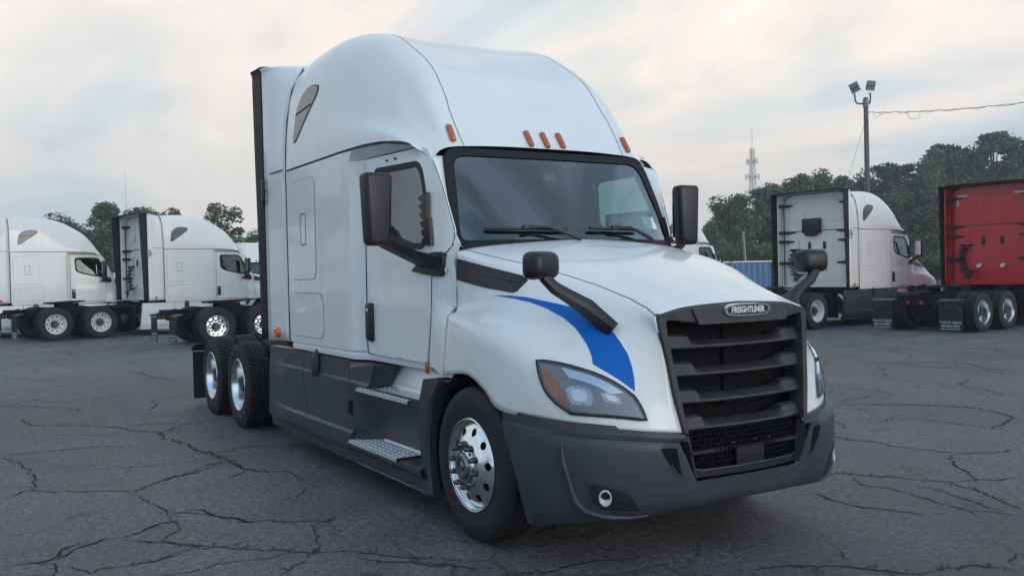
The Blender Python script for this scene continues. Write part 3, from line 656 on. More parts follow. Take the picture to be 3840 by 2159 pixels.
    # marker lamps
    for y, x, z in ((-.836, -.82, 2.824), (-.155, -.76, 2.83), (0, -.75, 2.828), (.155, -.76, 2.83), (.836, -.82, 2.824)):
        p, n = on_surf(rb_, (x, y, z), (1, y*.35, .35), .0); ez = Vector((-.42, 0, .9)); ez = (ez-n*ez.dot(n)).normalized(); ey = n.cross(ez)
        rt = Matrix((n, ey, ez)).transposed()
        lm = rbox(p+n*.012, (.034, .048, .165), .016, rt, 3, lambda q: Vector((q.x, q.y*(1-.0*q.z), q.z)))
        lo = P('marker_lamp', lm, AMBERD)
        for k in (-1, 1): P('lamp_screw', rbox(p+n*.028+ez*.066*k, (.012, .014, .014), .004, rt, 1), CHROME, lo)
    # ---- side extenders (collar behind the sleeper) and rubber trailing edge
    def collar(x0, x1, o0, o1, k0, XL, dz=0):
        pr0 = [(1.0, 1.135), (1.0, 1.6), (1.0, 2.3), (1.0, 2.815), (.983, 3.2), (.935, 3.58), (.83, 3.82), (.68, 3.915), (.4, 3.93), (0, 3.93)]
        pr1 = [(1.0, 1.135), (1.0, 1.6), (1.0, 2.3), (1.0, 2.815), (1.0, 3.2), (1.0, 3.60), (1.0, 3.90), (.975, 3.975), (.5, 4.0), (0, 4.0)]
        G = []
        for t in np.linspace(0, 1, 6):
            x = lerp(x0, x1, t); w = lerp(o0, o1, t); row = []
            q_ = sstep((x+3.64)/-.6, 0, 1)
            for (k, z), (k1, z1_) in zip(pr0, pr1): row.append((lerp(k, k1, q_)*w, lerp(z, z1_+dz*t+(dz if k0 else 0)*0, q_)))
            row = [np.array(q) for q in row]; L = [cr1(row, i/4) for i in range((len(row)-1)*4+1)]
            xs = lambda z: x+t*XL*sstep(z, 1.1, 3.9)
            G.append([(xs(q[1]), -q[0], q[1]) for q in L]+[(xs(q[1]), q[0], q[1]) for q in L[-2::-1]])
        return G
    G = collar(-3.645, -4.24, 1.222, 1.255, 0, .0, -.02)
    P('side_extender', MB().grid(G).orient((-4, 0, 2.4)), WHITE, ang=45, solid=.02)
    G = collar(-4.245, -4.43, 1.255, 1.275, 1, -.10, .0)
    P('extender_trim', MB().grid(G).orient((-4.4, 0, 2.4)), RTRIM, ang=45, solid=.025)
    for s in (-1, 1):
        P('extender_gap', MB().box((-3.95, s*1.244, 2.835), (.58, .006, .010)), GAP)
        P('extender_gap', MB().box((-3.632, s*1.218, 1.97), (.014, .012, 1.66)), GAP)
        P('extender_gap', MB().tube([(-3.632, s*1.218, 2.80), (-3.632, s*1.213, 3.0), (-3.632, s*1.193, 3.3), (-3.632, s*1.135, 3.62), (-3.632, s*1.01, 3.85)], .008, 6), GAP)
    for s in (-1, 1):
        mk = MB().lathe([(0, .0), (.03, .012), (.045, .035), (.03, .05), (0, .056)], 16, (-3.93, 0, 1.21)); mk.v = [(a, s*(b+1.236), c) for a, b, c in mk.v]
        P('side_marker', mk, AMBER)
        lt = MB().box((-4.29, s*1.266, 2.66), (.05, .02, .28)).tube([(-4.29, s*1.275, 2.78), (-4.15, s*1.29, 2.76), (-4.15, s*1.29, 2.58), (-4.29, s*1.275, 2.56)], .011, 6).tube([(-4.27, s*1.285, 2.67), (-4.08, s*1.29, 2.665)], .009, 6)
        P('extender_latch', lt, BLACK)
    # ---- back wall furniture
    BX = -3.96
    for (y0, y1, z0, z1) in ((-.95, -.35, 3.1, 3.5), (.35, .95, 3.1, 3.5), (-.95, .95, 1.35, 1.8), (-1.0, -.55, 1.9, 2.6), (.55, 1.0, 1.9, 2.6)):
        o = rpoly([(y0, z0), (y1, z0), (y1-.05, z1), (y0+.05, z1)], .12); q = surf(o, [], lambda a, b: (BX-.014, a, b), .3, (.02, 0, 0))
        P('wall_emboss', q.orient((-3, 0, 2)), WHITE, bo, ang=30)
    P('wall_seam', MB().box((BX-.004, 0, 2.83), (.01, 2.3, .02)), GAP, bo)
    P('air_conditioner', rbox((BX-.07, .10, 2.98), (.14, .62, .44), .03), BLACK)
    P('conditioner_hood', rbox((BX-.08, .12, 2.73), (.10, .40, .1), .02), BLACK)
    for y in (-.30, .22): P('wall_vent', rbox((BX-.02, y, 2.38), (.03, .09, .22), .012), BLACK, bo)
    for s in (-1, 1):
        for z in (3.62, 2.80, 2.52, 1.86):
            P('extender_bracket', MB().hexa([(BX-.16, s*1.22, z-.02), (BX-.16, s*1.22, z+.02), (BX, s*(.80 if z > 3.5 else .70), z+.02), (BX, s*(.80 if z > 3.5 else .70), z-.02), (BX-.14, s*1.22, z-.04), (BX-.14, s*1.22, z+.05), (BX-.01, s*.98, z+.05), (BX-.01, s*.98, z-.05)]), BLACK, fix=True)
        P('extender_rod', MB().tube([(BX-.08, s*1.08, 1.2), (BX-.08, s*1.08, 3.6)], .018, 6), HOSE)
        tp = MB().box((BX-.006, s*.93, 3.54), (.006, .05, .30)).box((BX-.006, s*.80, 3.69), (.006, .31, .05)); P('reflective_tape', tp, TAPE, bo)
        P('work_lamp', MB().lathe([(0, 0), (.02, .05), (0, .07), (-.03, .07)], 16, (BX-.03, s*.33, 1.68), 'x'), WORKL)
    for k in range(3):
        hs = MB(); y0 = .62+.07*k; a = [(-4.03, y0, 2.25)]
        for i in range(1, 40): a.append((-4.05+.05*math.cos(i*.9+k), y0+.05*math.sin(i*.9+k)+.12*math.sin(i/39*3.1), 2.25-i*.018))
        a += [(-4.2, y0-.1, 1.30), (-4.3, y0-.25, 1.42), (-4.03, y0-.3, 1.55)]
        P('air_hose', hs.tube(a, .014, 5), HOSE)
    for z in (2.27, 1.52): P('hose_holder', MB().box((BX-.05, .70, z), (.1, .34, .05)), BLACK)
    # ---- windscreen
    def hw(z): return lerp(1.035, .935, (z-2.0)/.71)
    fo = rpoly([(-1.02, 1.93), (1.02, 1.93), (1.025, 2.04), (.935, 2.705), (-.935, 2.705), (-1.025, 2.04)], [.02, .02, .1, .13, .13, .1], 6)
    fi = rpoly([(-.95, 2.0), (.95, 2.0), (.955, 2.07), (.868, 2.645), (-.868, 2.645), (-.955, 2.07)], [.03, .03, .1, .11, .11, .1], 6)
    fr = surf(fo, [fi], lambda a, b: (ws_x(a, b)+.010, a, b), .06, (-.035, 0, 0)); fo_ = P('windscreen_seal', fr.orient((-1.6, 0, 2.0)), RTRIM, ang=50)
    gm = surf(fi, [], lambda a, b: (ws_x(a, b), a, b), .09); P('windscreen', gm.orient((-1.6, 0, 2.0)), WS); gb = gm.bvh()
    fr2 = rpoly([(-.86, 2.06), (.86, 2.06), (.87, 2.1), (.80, 2.585), (-.80, 2.585), (-.87, 2.1)], .06)
    P('glass_border', surf(fi, [fr2], lambda a, b: (ws_x(a, b)-.006, a, b), .07), BLACK, fo_)
    cs = rbox((-.80, 0, 2.53), (.08, .13, .17), .02, Matrix.Rotation(R(-33), 3, 'Y')); P('windscreen_camera', cs, LAMPB)
    P('windscreen_sticker', MB().box((ws_x(.78, 2.14)-.012, .78, 2.14), (.004, .12, .12), Matrix.Rotation(R(-33), 3, 'Y')), LETTER)
    # wipers
    for y0, y1, yp in ((-.80, -.17, -.09), (.04, .55, .66)):
        w = MB(); pts = [Vector((ws_x(y, 2.075)+.03, y, 2.085-.018*abs(y-y0))) for y in np.linspace(y0, y1, 12)]
        w.tube(pts, [.012]+[.014]*10+[.010], 6)
        ym = lerp(y0, y1, .5); mid = Vector((ws_x(ym, 2.075)+.045, ym, 2.088)); base = Vector((ws_x(yp, 2.0)+.045, yp, 2.0))
        w.tube([mid, mid.lerp(base, .35)+Vector((.01, 0, .035)), mid.lerp(base, .7)+Vector((.01, 0, .02)), base], [.014, .012, .016, .018], 6)
        w.add(*(lambda q: (q.v, q.f))(rbox(mid, (.03, .10, .035), .008)))
        P('wiper', w, BLACK)
    # ---- cab inside
    di = MB().hexa([(-.45, -1.0, 1.2), (-.45, 1.0, 1.2), (-1.0, .95, 1.2), (-1.0, -.95, 1.2), (-.42, -.93, 1.93), (-.42, .93, 1.93), (-.92, .90, 1.96), (-.92, -.90, 1.96)])
    di.add(*(lambda q: (q.v, q.f))(rbox((-.80, .42, 1.98), (.3, .5, .14), .05)))
    P('dashboard', di, DASH, fix=True)
    sw = MB(); rt = Matrix.Rotation(R(-35), 3, 'Y')
    sw.tube([rt @ Vector((0, .22*math.cos(a), .22*math.sin(a)))+Vector((-1.06, .5, 2.0)) for a in np.linspace(0, 2*math.pi, 28)], .016, 6, False)
    sw.add(*(lambda q: (q.v, q.f))(rbox((-1.05, .5, 1.99), (.05, .16, .12), .02, rt))); sw.tube([(-1.05, .5, 1.99), (-.85, .5, 1.85)], .03, 8)
    for a in (0, math.pi, -math.pi/2): sw.tube([(-1.05, .5, 1.99), rt @ Vector((0, .22*math.cos(a), .22*math.sin(a)))+Vector((-1.06, .5, 2.0))], .014, 6)
    P('steering_wheel', sw, DASH)
    for y in (-.55, .52):
        st = rbox((-1.55, y, 1.62), (.52, .52, .16), .05)
        for q in (rbox((-1.83, y, 2.02), (.15, .50, .75), .06, Matrix.Rotation(R(-10), 3, 'Y')), rbox((-1.90, y, 2.47), (.11, .28, .20), .04, Matrix.Rotation(R(-8), 3, 'Y'))): st.add(q.v, q.f)
        P('seat', st, SEAT)
    for s in (-1, 1): P('door_trim', MB().hexa([(-1.80, s*1.06, 1.2), (-.72, s*1.06, 1.2), (-.72, s*.98, 1.2), (-1.80, s*.98, 1.2), (-1.80, s*1.06, 2.17), (-.66, s*1.03, 1.97), (-.66, s*1.0, 1.97), (-1.80, s*1.02, 2.17)]), DASH, fix=True)
    P('sleeper_curtain', MB().grid([[(-2.25+.03*math.sin(y*40), y, z) for y in np.linspace(-1.15, 1.15, 60)] for z in (1.2, 3.2)]), SEAT)
    P('cab_floor', MB().box((-1.6, 0, 1.19), (3.6, 2.1, .04)), DASH)
    P('headliner', MB().box((-1.62, 0, 2.755), (1.25, 1.64, .03)), LINER)
    # ---- on the hood: decal, headlamps, vents
    HL = [(.735,-1.116,1.238),(.795,-1.082,1.233),(.848,-1.045,1.224),(.904,-1.006,1.211),(.959,-.967,1.194),(1.011,-.927,1.176),(1.063,-.887,1.152),(1.105,-.851,1.126),(1.14,-.815,1.096),(1.166,-.784,1.067),(1.184,-.762,1.043),(1.196,-.75,1.02),(1.207,-.738,.993),(1.222,-.725,.95),(1.234,-.713,.91),(1.198,-.787,.922),(1.136,-.896,.938),(1.052,-.989,.947),(.977,-1.046,.951),(.939,-1.067,.975),(.896,-1.089,1.002),(.845,-1.11,1.046),(.814,-1.119,1.084),(.785,-1.124,1.138),(.761,-1.123,1.188)]
    AM = [(.782,-1.105,1.204),(.819,-1.091,1.182),(.856,-1.078,1.149),(.893,-1.069,1.101),(.931,-1.06,1.04),(.962,-1.053,.974),(.925,-1.072,1.0),(.862,-1.101,1.045),(.827,-1.112,1.085),(.802,-1.115,1.135)]
    LA = [(.931,-1.048,1.081),(.944,-1.031,1.1),(.977,-1.003,1.103),(1.021,-.967,1.091),(1.045,-.954,1.067),(1.065,-.954,1.023),(1.058,-.971,.994),(1.013,-1.01,.997),(.977,-1.037,1.0),(.95,-1.048,1.036)]
    LB = [(1.08,-.917,1.066),(1.097,-.894,1.069),(1.131,-.852,1.052),(1.148,-.834,1.034),(1.159,-.828,1.005),(1.143,-.857,1.004),(1.109,-.904,1.015)]
    BL = [(.086,-1.033,1.617),(.244,-1.002,1.616),(.384,-.965,1.606),(.513,-.925,1.584),(.625,-.877,1.562),(.746,-.821,1.536),(.841,-.786,1.502),(.938,-.768,1.445),(1.008,-.756,1.396),(1.069,-.75,1.338),(1.119,-.74,1.273),(1.149,-.739,1.207),(1.17,-.74,1.141),(1.184,-.749,1.07),(1.147,-.794,1.114),(1.085,-.85,1.168),(.999,-.906,1.223),(.975,-.895,1.265),(.932,-.889,1.318),(.875,-.887,1.37),(.803,-.888,1.426),(.703,-.902,1.483),(.571,-.934,1.537),(.436,-.968,1.574),(.29,-.999,1.597),(.172,-1.021,1.609)]
    VE = [(-.375,-1.05,1.868),(-.33,-1.045,1.862),(-.062,-1.007,1.812),(.275,-.92,1.742),(.316,-.909,1.731),(.331,-.919,1.706),(.297,-.972,1.642),(.265,-.988,1.632),(-.017,-1.036,1.666),(-.375,-1.05,1.72)]
    for s in (-1, 1):
        M = lambda L: [(a, -s*b, c) for a, b, c in L]      # the lists above are for the right-hand side
        n = (1, s*.95, .25)
        if s < 0: P('hood_decal', conform(hb, M(BL), n, .0022, .05).orient((.3, 0, 1)), BLUE, ho, ang=80)
        hl = conform(hb, M(HL), n, .004, .04, (), .012).orient((.5, 0, .9)); h0 = P('headlight', hl, LAMPB, ang=60)
        P('turn_reflector', conform(hb, M(AM), n, .010, .03, (), .008).orient((.5, 0, .9)), AMBERL, h0)
        for L in (LA, LB):
            c3 = sum((Vector(p) for p in M(L)), Vector())/len(L)
            P('lamp_ring', conform(hb, M(L), n, .009, .03, (), .006).orient((.5, 0, .9)), LAMPS, h0)
            P('lamp_bowl', conform(hb, [tuple(c3+(Vector(p)-c3)*.62) for p in M(L)], n, .016, .025, (), .007).orient((.5, 0, .9)), LAMPR, h0)
        # chrome brow inside the lamp along its upper edge
        br = [HL[i] for i in range(2, 10)]; ctr = Vector((1.0, -.96, 1.03))
        brow = br+[tuple(Vector(p).lerp(ctr, .34)) for p in br[::-1]]
        P('lamp_brow', conform(hb, M([tuple(Vector(p).lerp(ctr, .12)) for p in brow]), n, .008, .03).orient((.5, 0, .9)), LAMPR, h0)
        rim = MB(); ribbon(rim, hb, M(HL), n, .020, .012, True, .03); P('headlight_rim', rim.orient((.5, 0, .9)), GAP, h0)
        cc = sum((Vector(p) for p in M(HL)), Vector())/len(HL)
        ln = conform(hb, [tuple(cc+(Vector(p)-cc)*.975) for p in M(HL)], n, .026, .04, (), .02).orient((.5, 0, .9)); P('headlight_lens', ln, LENS, h0)
        ve = conform(hb, M(VE), (0, s, .15), .004, .05, (), .01).orient((0, 0, 1.5)); vo = P('hood_vent', ve, BLACK, ho)
        vr = MB(); ribbon(vr, hb, [(a, -s*b, c) for a, b, c in [(-.36,-1.05,1.80),(-.05,-1.03,1.755),(.285,-.93,1.70)]], (0, s, .15), .012, .010)
        P('vent_rib', vr.orient((0, 0, 1.5)), GRILLEM, vo)
        gp = MB(); ribbon(gp, hb, [(-.385, s*.99, 1.95), (-.2, s*.948, 1.90), (0, s*.918, 1.87), (.2, s*.863, 1.83), (.46, s*.778, 1.77), (.74, s*.668, 1.69), (.98, s*.602, 1.60), (1.12, s*.597, 1.55), (1.21, s*.612, 1.50)], (.2, s*.4, 1), .006, .002)
        P('hood_seam', gp.orient((.3, 0, 1)), SEAM, ho)
        gp = MB().grid([[(-.41, s*y, z) for y, z in ((1.05, 1.86), (1.05, 1.54), (1.12, 1.465), (1.146, 1.27), (1.163, 1.06))], [(-.40, s*(y+.001), z) for y, z in ((1.05, 1.86), (1.05, 1.54), (1.12, 1.465), (1.146, 1.27), (1.163, 1.06))]])
        gp.add([(-.405, s*1.054, 1.86), (-.385, s*1.054, 1.86), (-.385, s*.985, 1.94), (-.405, s*.985, 1.94)], [(0, 1, 2, 3)]); P('hood_gap', gp, GAP, ho)
        P('cowl_marker', rbox((-.728, s*1.128, 1.085), (.035, .02, .085), .006, n=2), AMBERD)
        tx = text_mb('CASCADIA', .042, (-.555, s*(cab_y(-.55, 1.79)+.006), 1.792), (-s*1, -.0, -.0), (0, 0, 1), .006, .001); P('model_lettering', tx, CHROME, bo)
    # wheel arches (dark liners) and lips
    for s in (-1, 1):
        arch = MB(); pr = []
        for k in range(15):
            a = R(205-k*15.5); pr.append((.06+.60*math.cos(a), .50+.60*math.sin(a)))
        arch.grid([[(x, s*y, z) for x, z in pr] for y in (.62, .9, 1.165)])
        arch.add([(.06, s*.62, .5)]+[(x, s*.62, z) for x, z in pr], [(0, i+1, i+2) for i in range(14)])
        P('wheel_arch_liner', arch, DARK)
    # ---- bumper
    US = [i/6 for i in range(0, 37)]
    ZS = [0, .03, .15, .38, .62, .80, .93, 1.0]
    bm_ = MB()
    G = []
    for t in ZS:
        row = []
        for u in US:
            zt, zb = bump_top(u), bump_low(u)
            if u <= 1: zt = .54
            row.append(tuple(bump_pt(u, lerp(zt, zb, t))-Vector((.028*sstep(t, .9, 1.0), 0, 0))-Vector((.012*(t < .01), 0, 0))))
        G.append(row)
    # right half then left half
    k0 = US.index(1.0)
    for s in (-1, 1):
        sg = lambda p: (p[0], s*p[1], p[2])
        bm_.grid([[sg(p) for p in r[k0:]] for r in G])
        hh = [[sg(bump_pt(u, lerp(.54, bump_low(u), t))-Vector((.028*sstep(t, .9, 1.0), 0, 0))) for u in US[:k0+1]] for t in ZS]
        bm_.grid(hh)
        # cheek that fills between the opening and the corner panel
        G2 = []
        for z in np.linspace(.778, .54, 8): G2.append([sg(bump_pt(1.0, z)), sg(bump_pt(1.0, z)-Vector((.10, .012, 0)))])
        bm_.grid(G2)
        G3 = [[sg(Vector((lerp(p[0], p2[0], t), lerp(p[1], p2[1], t), lerp(p[2], p2[2], t)))) for t in (0, .5, 1)] for p, p2 in zip([G[-1][i] for i in range(len(US))], [Vector(G[-1][i])-Vector((.06, .04 if US[i] > 2 else 0, -.005)) for i in range(len(US))])]
        bm_.grid(G3)
    # cut the part above the opening: columns u<=1 were started at z=.54 already
    bm_.orient((.6, 0, .55)); bpo = P('bumper', bm_, GREY, ang=42); bb = bm_.bvh()
    for s in (-1, 1):
        # recessed band between hood and bumper with its bright lip
        bd = MB(); G = []
        for u in np.linspace(1, 6, 31):
            p = bump_pt(u, bump_top(u)); q = p-Vector((.030, .025 if u > 2 else .006, -.0)); zt = interp(u, (1, 2, 3, 4, 6), (.84, .865, .895, .91, .93))
            G.append([(p.x, s*p.y, p.z-.002), (q.x, s*q.y, p.z+.012), (q.x-.006, s*(q.y-.004), zt)])
        P('bumper_band', bd.grid(G).orient((.6, 0, .55)), GREY, bpo, ang=25)
        # slot beside the opening
        sl_ = rpoly([(s*.668, .752), (s*.560, .748), (s*.528, .60), (s*.515, .578), (s*.57, .60), (s*.615, .66)], .02)
        P('bumper_slot', conform(bb, [(1.3, a, b) for a, b in sl_], (1, s*.35, 0), .0025, .03).orient((.6, 0, .6)), DARK, bpo)
        ed = MB(); ribbon(ed, bb, [(1.3, s*.60, .655), (1.3, s*.56, .598), (1.3, s*.50, .572)], (1, s*.35, 0), .010, .006); P('slot_edge', ed.orient((.6, 0, .6)), GREY, bpo)
        # fog lamp pocket
        fg = [(1.085, 1.03, .575), (1.12, .985, .568), (1.18, .91, .545), (1.215, .85, .515), (1.235, .81, .475), (1.235, .765, .395), (1.19, .86, .40), (1.13, .96, .415), (1.10, 1.0, .445), (1.088, 1.02, .505)]
        fg = [(a, s*b, c) for a, b, c in fg]; nf = (1, s*.9, 0)
        fo2 = P('fog_lamp_pocket', conform(bb, fg, nf, .003, .04).orient((.6, 0, .5)), BLACK, bpo)
        er = MB(); ribbon(er, bb, fg, nf, .012, .006, True, .03); P('pocket_edge', er.orient((.6, 0, .5)), GREY, fo2)
        p0, nn = on_surf(bb, (1.15, s*.95, .487), nf, .004); fl = MB(); ey = nn.cross(Vector((0, 0, 1))).normalized(); ez = Vector((0, 0, 1))
        vs = []
        for rr, dd in ((.046, -.004), (.046, .008), (.038, .009), (.032, -.002), (.0, -.003)):
            for q in range(20): vs.append(p0+nn*dd+(ey*math.cos(q*math.pi/10)*.8+ez*math.sin(q*math.pi/10))*rr)
        P('fog_lamp', fl.add(vs, [(k*20+q, k*20+(q+1) % 20, 20+k*20+(q+1) % 20, 20+k*20+q) for k in range(4) for q in range(20)]), LAMPS, fo2)
        # sculpted ledge that runs round the pocket
        rg = MB(); rp = [(.985, 1.13, .80), (.995, 1.125, .68), (1.015, 1.10, .57), (1.035, 1.075, .46), (1.07, 1.035, .405), (1.14, .96, .372), (1.21, .85, .358), (1.26, .74, .362)]
        pts = [on_surf(bb, (a, s*b, c), nf, .0)[0] for a, b, c in dens(rp, .03, False)]
        rg.tube(pts, [.004+.015*min(1, i/5)*min(1, (len(pts)-i)/8) for i in range(len(pts))], 8)
        P('bumper_ridge', rg, GREY, bpo)
    # opening: frame, backing, hexagon screens, plate
    ls = MB(); n_ = 24
    fx = lambda y: 1.345-.06*(y/.5)**2
    ls.grid([[(fx(y*.43)-.03, y*.43, .545) for y in np.linspace(-1, 1, n_)], [(fx(y*.43)-.0, y*.425, .552) for y in np.linspace(-1, 1, n_)], [(fx(y*.43)-.004, y*.418, .590) for y in np.linspace(-1, 1, n_)], [(fx(y*.43)-.07, y*.418, .595) for y in np.linspace(-1, 1, n_)]])
    lo_ = P('lower_grille', ls.orient((1.0, 0, .7)), SCREEN, ang=30)
    P('grille_edge', MB().tube([(fx(y)+.002, y, .593+.012*max(0, abs(y)-.38)/.04) for y in np.linspace(-.415, .415, 24)], .005, 5), GREY, lo_)
    for s in (-1, 1): P('opening_side', MB().hexa([(1.22, s*.50, .55), (1.30, s*.46, .55), (1.31, s*.405, .55), (1.22, s*.405, .55), (1.22, s*.52, .80), (1.29, s*.49, .80), (1.30, s*.45, .80), (1.22, s*.45, .80)]), BLACK, lo_, fix=True)
    P('opening_back', MB().box((1.19, 0, .645), (.02, 1.08, .37)), DARK, lo_)
    P('radiator', MB().box((1.10, 0, 1.0), (.03, 1.1, 1.0)), DARK)
    cond = MB()
    for k in range(9): cond.box((1.125, 0, .92+k*.063), (.012, 1.04, .006))
    cond.box((1.13, .0, 1.2), (.02, .03, .55)); P('condenser', cond, DARK)
    def hexscreen(y0, y1, z0, z1, r=.019, w=.0030):
        m = MB(); rows = int((z1-z0)/(r*1.5))+1; cols = int((y1-y0)/(r*1.732))+1
        for i in range(rows):
            for j in range(cols):
                cy = y0+r*.87+j*r*1.732+(r*.866 if i % 2 else 0); cz = z0+r*.8+i*r*1.5
                if cy > y1-r*.4: continue
                vs = []
                for k in range(6):
                    a = R(60*k+30)
                    for rr, dx in ((r, 0), (r-w, .004), (r-w, -.02)):
                        y = cy+rr*math.cos(a); vs.append((fx(y)-.022+dx, y, cz+rr*math.sin(a)))
                m.add(vs, [(3*k+q, 3*((k+1) % 6)+q, 3*((k+1) % 6)+q+1, 3*k+q+1) for k in range(6) for q in range(2)])
        return m
    for a in ((-.43, .43, .705, .80), (-.40, -.125, .598, .685), (.125, .40, .598, .685)): tag(P('grille_screen', hexscreen(*a), SCREEN, lo_, smooth=False), kind='stuff')
    P('screen_bar', MB().box((1.285, 0, .695), (.05, .88, .022)), BLACK, lo_)
    P('plate_holder', rbox((fx(0)-.014, 0, .643), (.02, .23, .105), .006), SCREEN, lo_)
    for y in (-.13, .05, .17): P('screen_clip', rbox((fx(y)-.014, y, .728), (.008, .030, .008), .003, n=1), HUB, lo_)
    # ---- grille surround and slats
    oy = [(.0, 1.561), (.30, 1.549), (.44, 1.537), (.56, 1.510), (.618, 1.492), (.605, 1.37), (.580, 1.215), (.555, 1.03), (.532, .915), (.515, .825)]
    iy = [(.0, 1.447), (.25, 1.447), (.39, 1.445), (.50, 1.462), (.555, 1.452), (.548, 1.34), (.530, 1.20), (.506, 1.03), (.488, .90), (.474, .815)]
    def gx(y, z): return lerp(1.322, 1.262, (z-.82)/.74)+.035-(.095*(abs(y)/.6)**2)*interp(z, (.8, 1.5), (.55, .75))
    ous = [cr1([np.array(p) for p in oy], i/4) for i in range(37)]; ins = [cr1([np.array(p) for p in iy], i/4) for i in range(37)]
    gs = MB(); G = []
    for a, b in zip(ous, ins):
        m1 = a*.86+b*.14; m2 = a*.1+b*.9
        G.append([(gx(*a)-.055, a[0], a[1]), (gx(*a)-.012, a[0], a[1]), (gx(*m1)+.012, m1[0], m1[1]), (gx(*m2)+.004, m2[0], m2[1]), (gx(*b)-.012, b[0], b[1]), (gx(*b)-.10, b[0]-.0, b[1])])
    gs.grid(G); gs.mirror(); gs.orient((.9, 0, 1.19)); gs_o = P('grille_surround', gs, GRILLEM, ang=28)
    # raised visor plate in the middle of the top bar
    vp = MB(); top = [(-.40, 1.530), (-.2, 1.541), (0, 1.545), (.2, 1.541), (.40, 1.530)]
    ring = dens(top, .05, False)+dens([(.36, 1.437), (-.36, 1.437)], .05, False)
    q = surf(ring, [], lambda a, b: (gx(a, b)+.026, a, b), .06, (-.05, 0, 0)); P('grille_visor', q.orient((.9, 0, 1.49)), GRILLEM, gs_o, ang=30)
    for zc, hw_ in ((1.306, .548), (1.147, .527), (.990, .504), (.836, .478)):
        sb = MB(); G = []
        for y in np.linspace(-1, 1, 41):
            a = abs(y); Y = y*hw_; bow = -.004*math.cos(y*1.57)
            x0 = gx(Y, zc)-.030; hgt = lerp(.022, .062, sstep(a, .62, .72)); dp = lerp(.075, .045, sstep(a, .62, .72))
            z0 = zc+bow+.0
            G.append([(x0-.10, Y, z0+hgt*.2+.012), (x0-.012, Y, z0-.010), (x0, Y, z0), (x0-.004, Y, z0+.010), (x0-dp*.6, Y, z0+hgt), (x0-dp-.02, Y, z0+hgt+.012), (x0-.12, Y, z0+hgt*.6+.02)])
        P('grille_slat', sb.grid(G).orient((1.17, 0, zc+.02)), GRILLEM, ang=30)
    # badge
    def oval(cy, cz, a, b, k=28, p=3.0): return [(cy+a*math.copysign(abs(math.cos(t))**(2/p), math.cos(t)), cz+b*math.copysign(abs(math.sin(t))**(2/p), math.sin(t))) for t in [2*math.pi*i/k for i in range(k)]]
    o1, o2 = oval(0, 1.511, .190, .040), oval(0, 1.511, .170, .028)
    cx = lambda y: gx(y, 1.511)
    bf = MB(); n1_ = len(o1); bf.grid([[(cx(y)+.02, y, z) for y, z in o1+o1[:1]], [(cx(y)+.045, y*.985, 1.511+(z-1.511)*.95) for y, z in o1+o1[:1]], [(cx(y)+.045, y, z) for y, z in o2+o2[:1]], [(cx(y)+.034, y*.98, 1.511+(z-1.511)*.95) for y, z in o2+o2[:1]]])
    bg_ = P('badge', bf, CHROME, fix=True)
    P('badge_field', surf(o2, [], lambda a, b: (cx(a)+.036, a, b), .05), BLACK, bg_)
    tx = text_mb('FREIGHTLINER', .052, (0, 0, 0), (0, 1, 0), (0, 0, 1), .006, .0012, .80)
    tx.v = [(a+cx(b)+.041, b, c+1.511) for a, b, c in tx.v]; P('badge_lettering', tx, LETTER, bg_)
    # ---- mirrors
    for s in (-1, 1):
        hm = rbox((.845, s*1.145, 1.80), (.135, .238, .172), .05, Matrix.Rotation(R(-14*s), 3, 'Z'), 4, lambda q: Vector((q.x, q.y*(.90 if q.x > 0 else 1), q.z*(.88 if q.x > 0 else 1))))
        ho2 = P('hood_mirror', hm, BLACK)
        rt = Matrix.Rotation(R(-14*s), 3, 'Z')
        P('mirror_glass', rbox(Vector((.845, s*1.145, 1.80))+rt @ Vector((-.0665, 0, 0)), (.006, .17, .13), .0025, rt, 1), CHROME, ho2)
        A = [Vector(p) for p in ((.872, s*1.150, 1.735), (.881, s*1.08, 1.668), (.880, s*.985, 1.618), (.895, s*.865, 1.548), (1.003, s*.762, 1.41))]
        am = MB(); sec = []
        for i, p in enumerate(A):
            t = (A[min(i+1, 4)]-A[max(i-1, 0)]).normalized(); b = Vector((1, -s*.1, .35)); b = (b-t*b.dot(t)).normalized(); c_ = t.cross(b)
            w = (.026, .030, .036, .052, .062)[i]; d = (.03, .034, .036, .045, .03)[i]
            sec.append([p+b*w*cc+c_*d*ss for cc, ss in ((1, .3), (.75, .9), (-.75, .9), (-1, .3), (-1, -.5), (-.6, -1), (.6, -1), (1, -.5))])
        am.grid([r+r[:1] for r in sec]); am.add([tuple(q) for q in sec[0]], [tuple(range(8))]); am.add([tuple(q) for q in sec[-1]], [tuple(range(8))])
        P('mirror_arm', am, BLACK, ho2, fix=True, ang=50)
        sm = rbox((-.80, s*1.465, 2.235), (.13, .225, .52), .038, Matrix.Rotation(R(-6*s), 3, 'Z'), 4, lambda q: Vector((q.x, q.y*(.80 if q.z < 0 else 1), q.z)))
        so = P('side_mirror', sm, BLACK)
        P('mirror_glass', rbox((-.868, s*1.458, 2.25), (.006, .17, .42), .0025, Matrix.Rotation(R(-6*s), 3, 'Z'), 1), CHROME, so)
        br = MB().hexa([(-.80, s*1.40, 1.96), (-.90, s*1.36, 1.97), (-.90, s*1.44, 2.0), (-.80, s*1.46, 2.0), (-.78, s*1.42, 2.03), (-.90, s*1.40, 2.05), (-.90, s*1.48, 2.06), (-.78, s*1.50, 2.06)])
        y_ = 1.10
        arm = MB(); secs = []
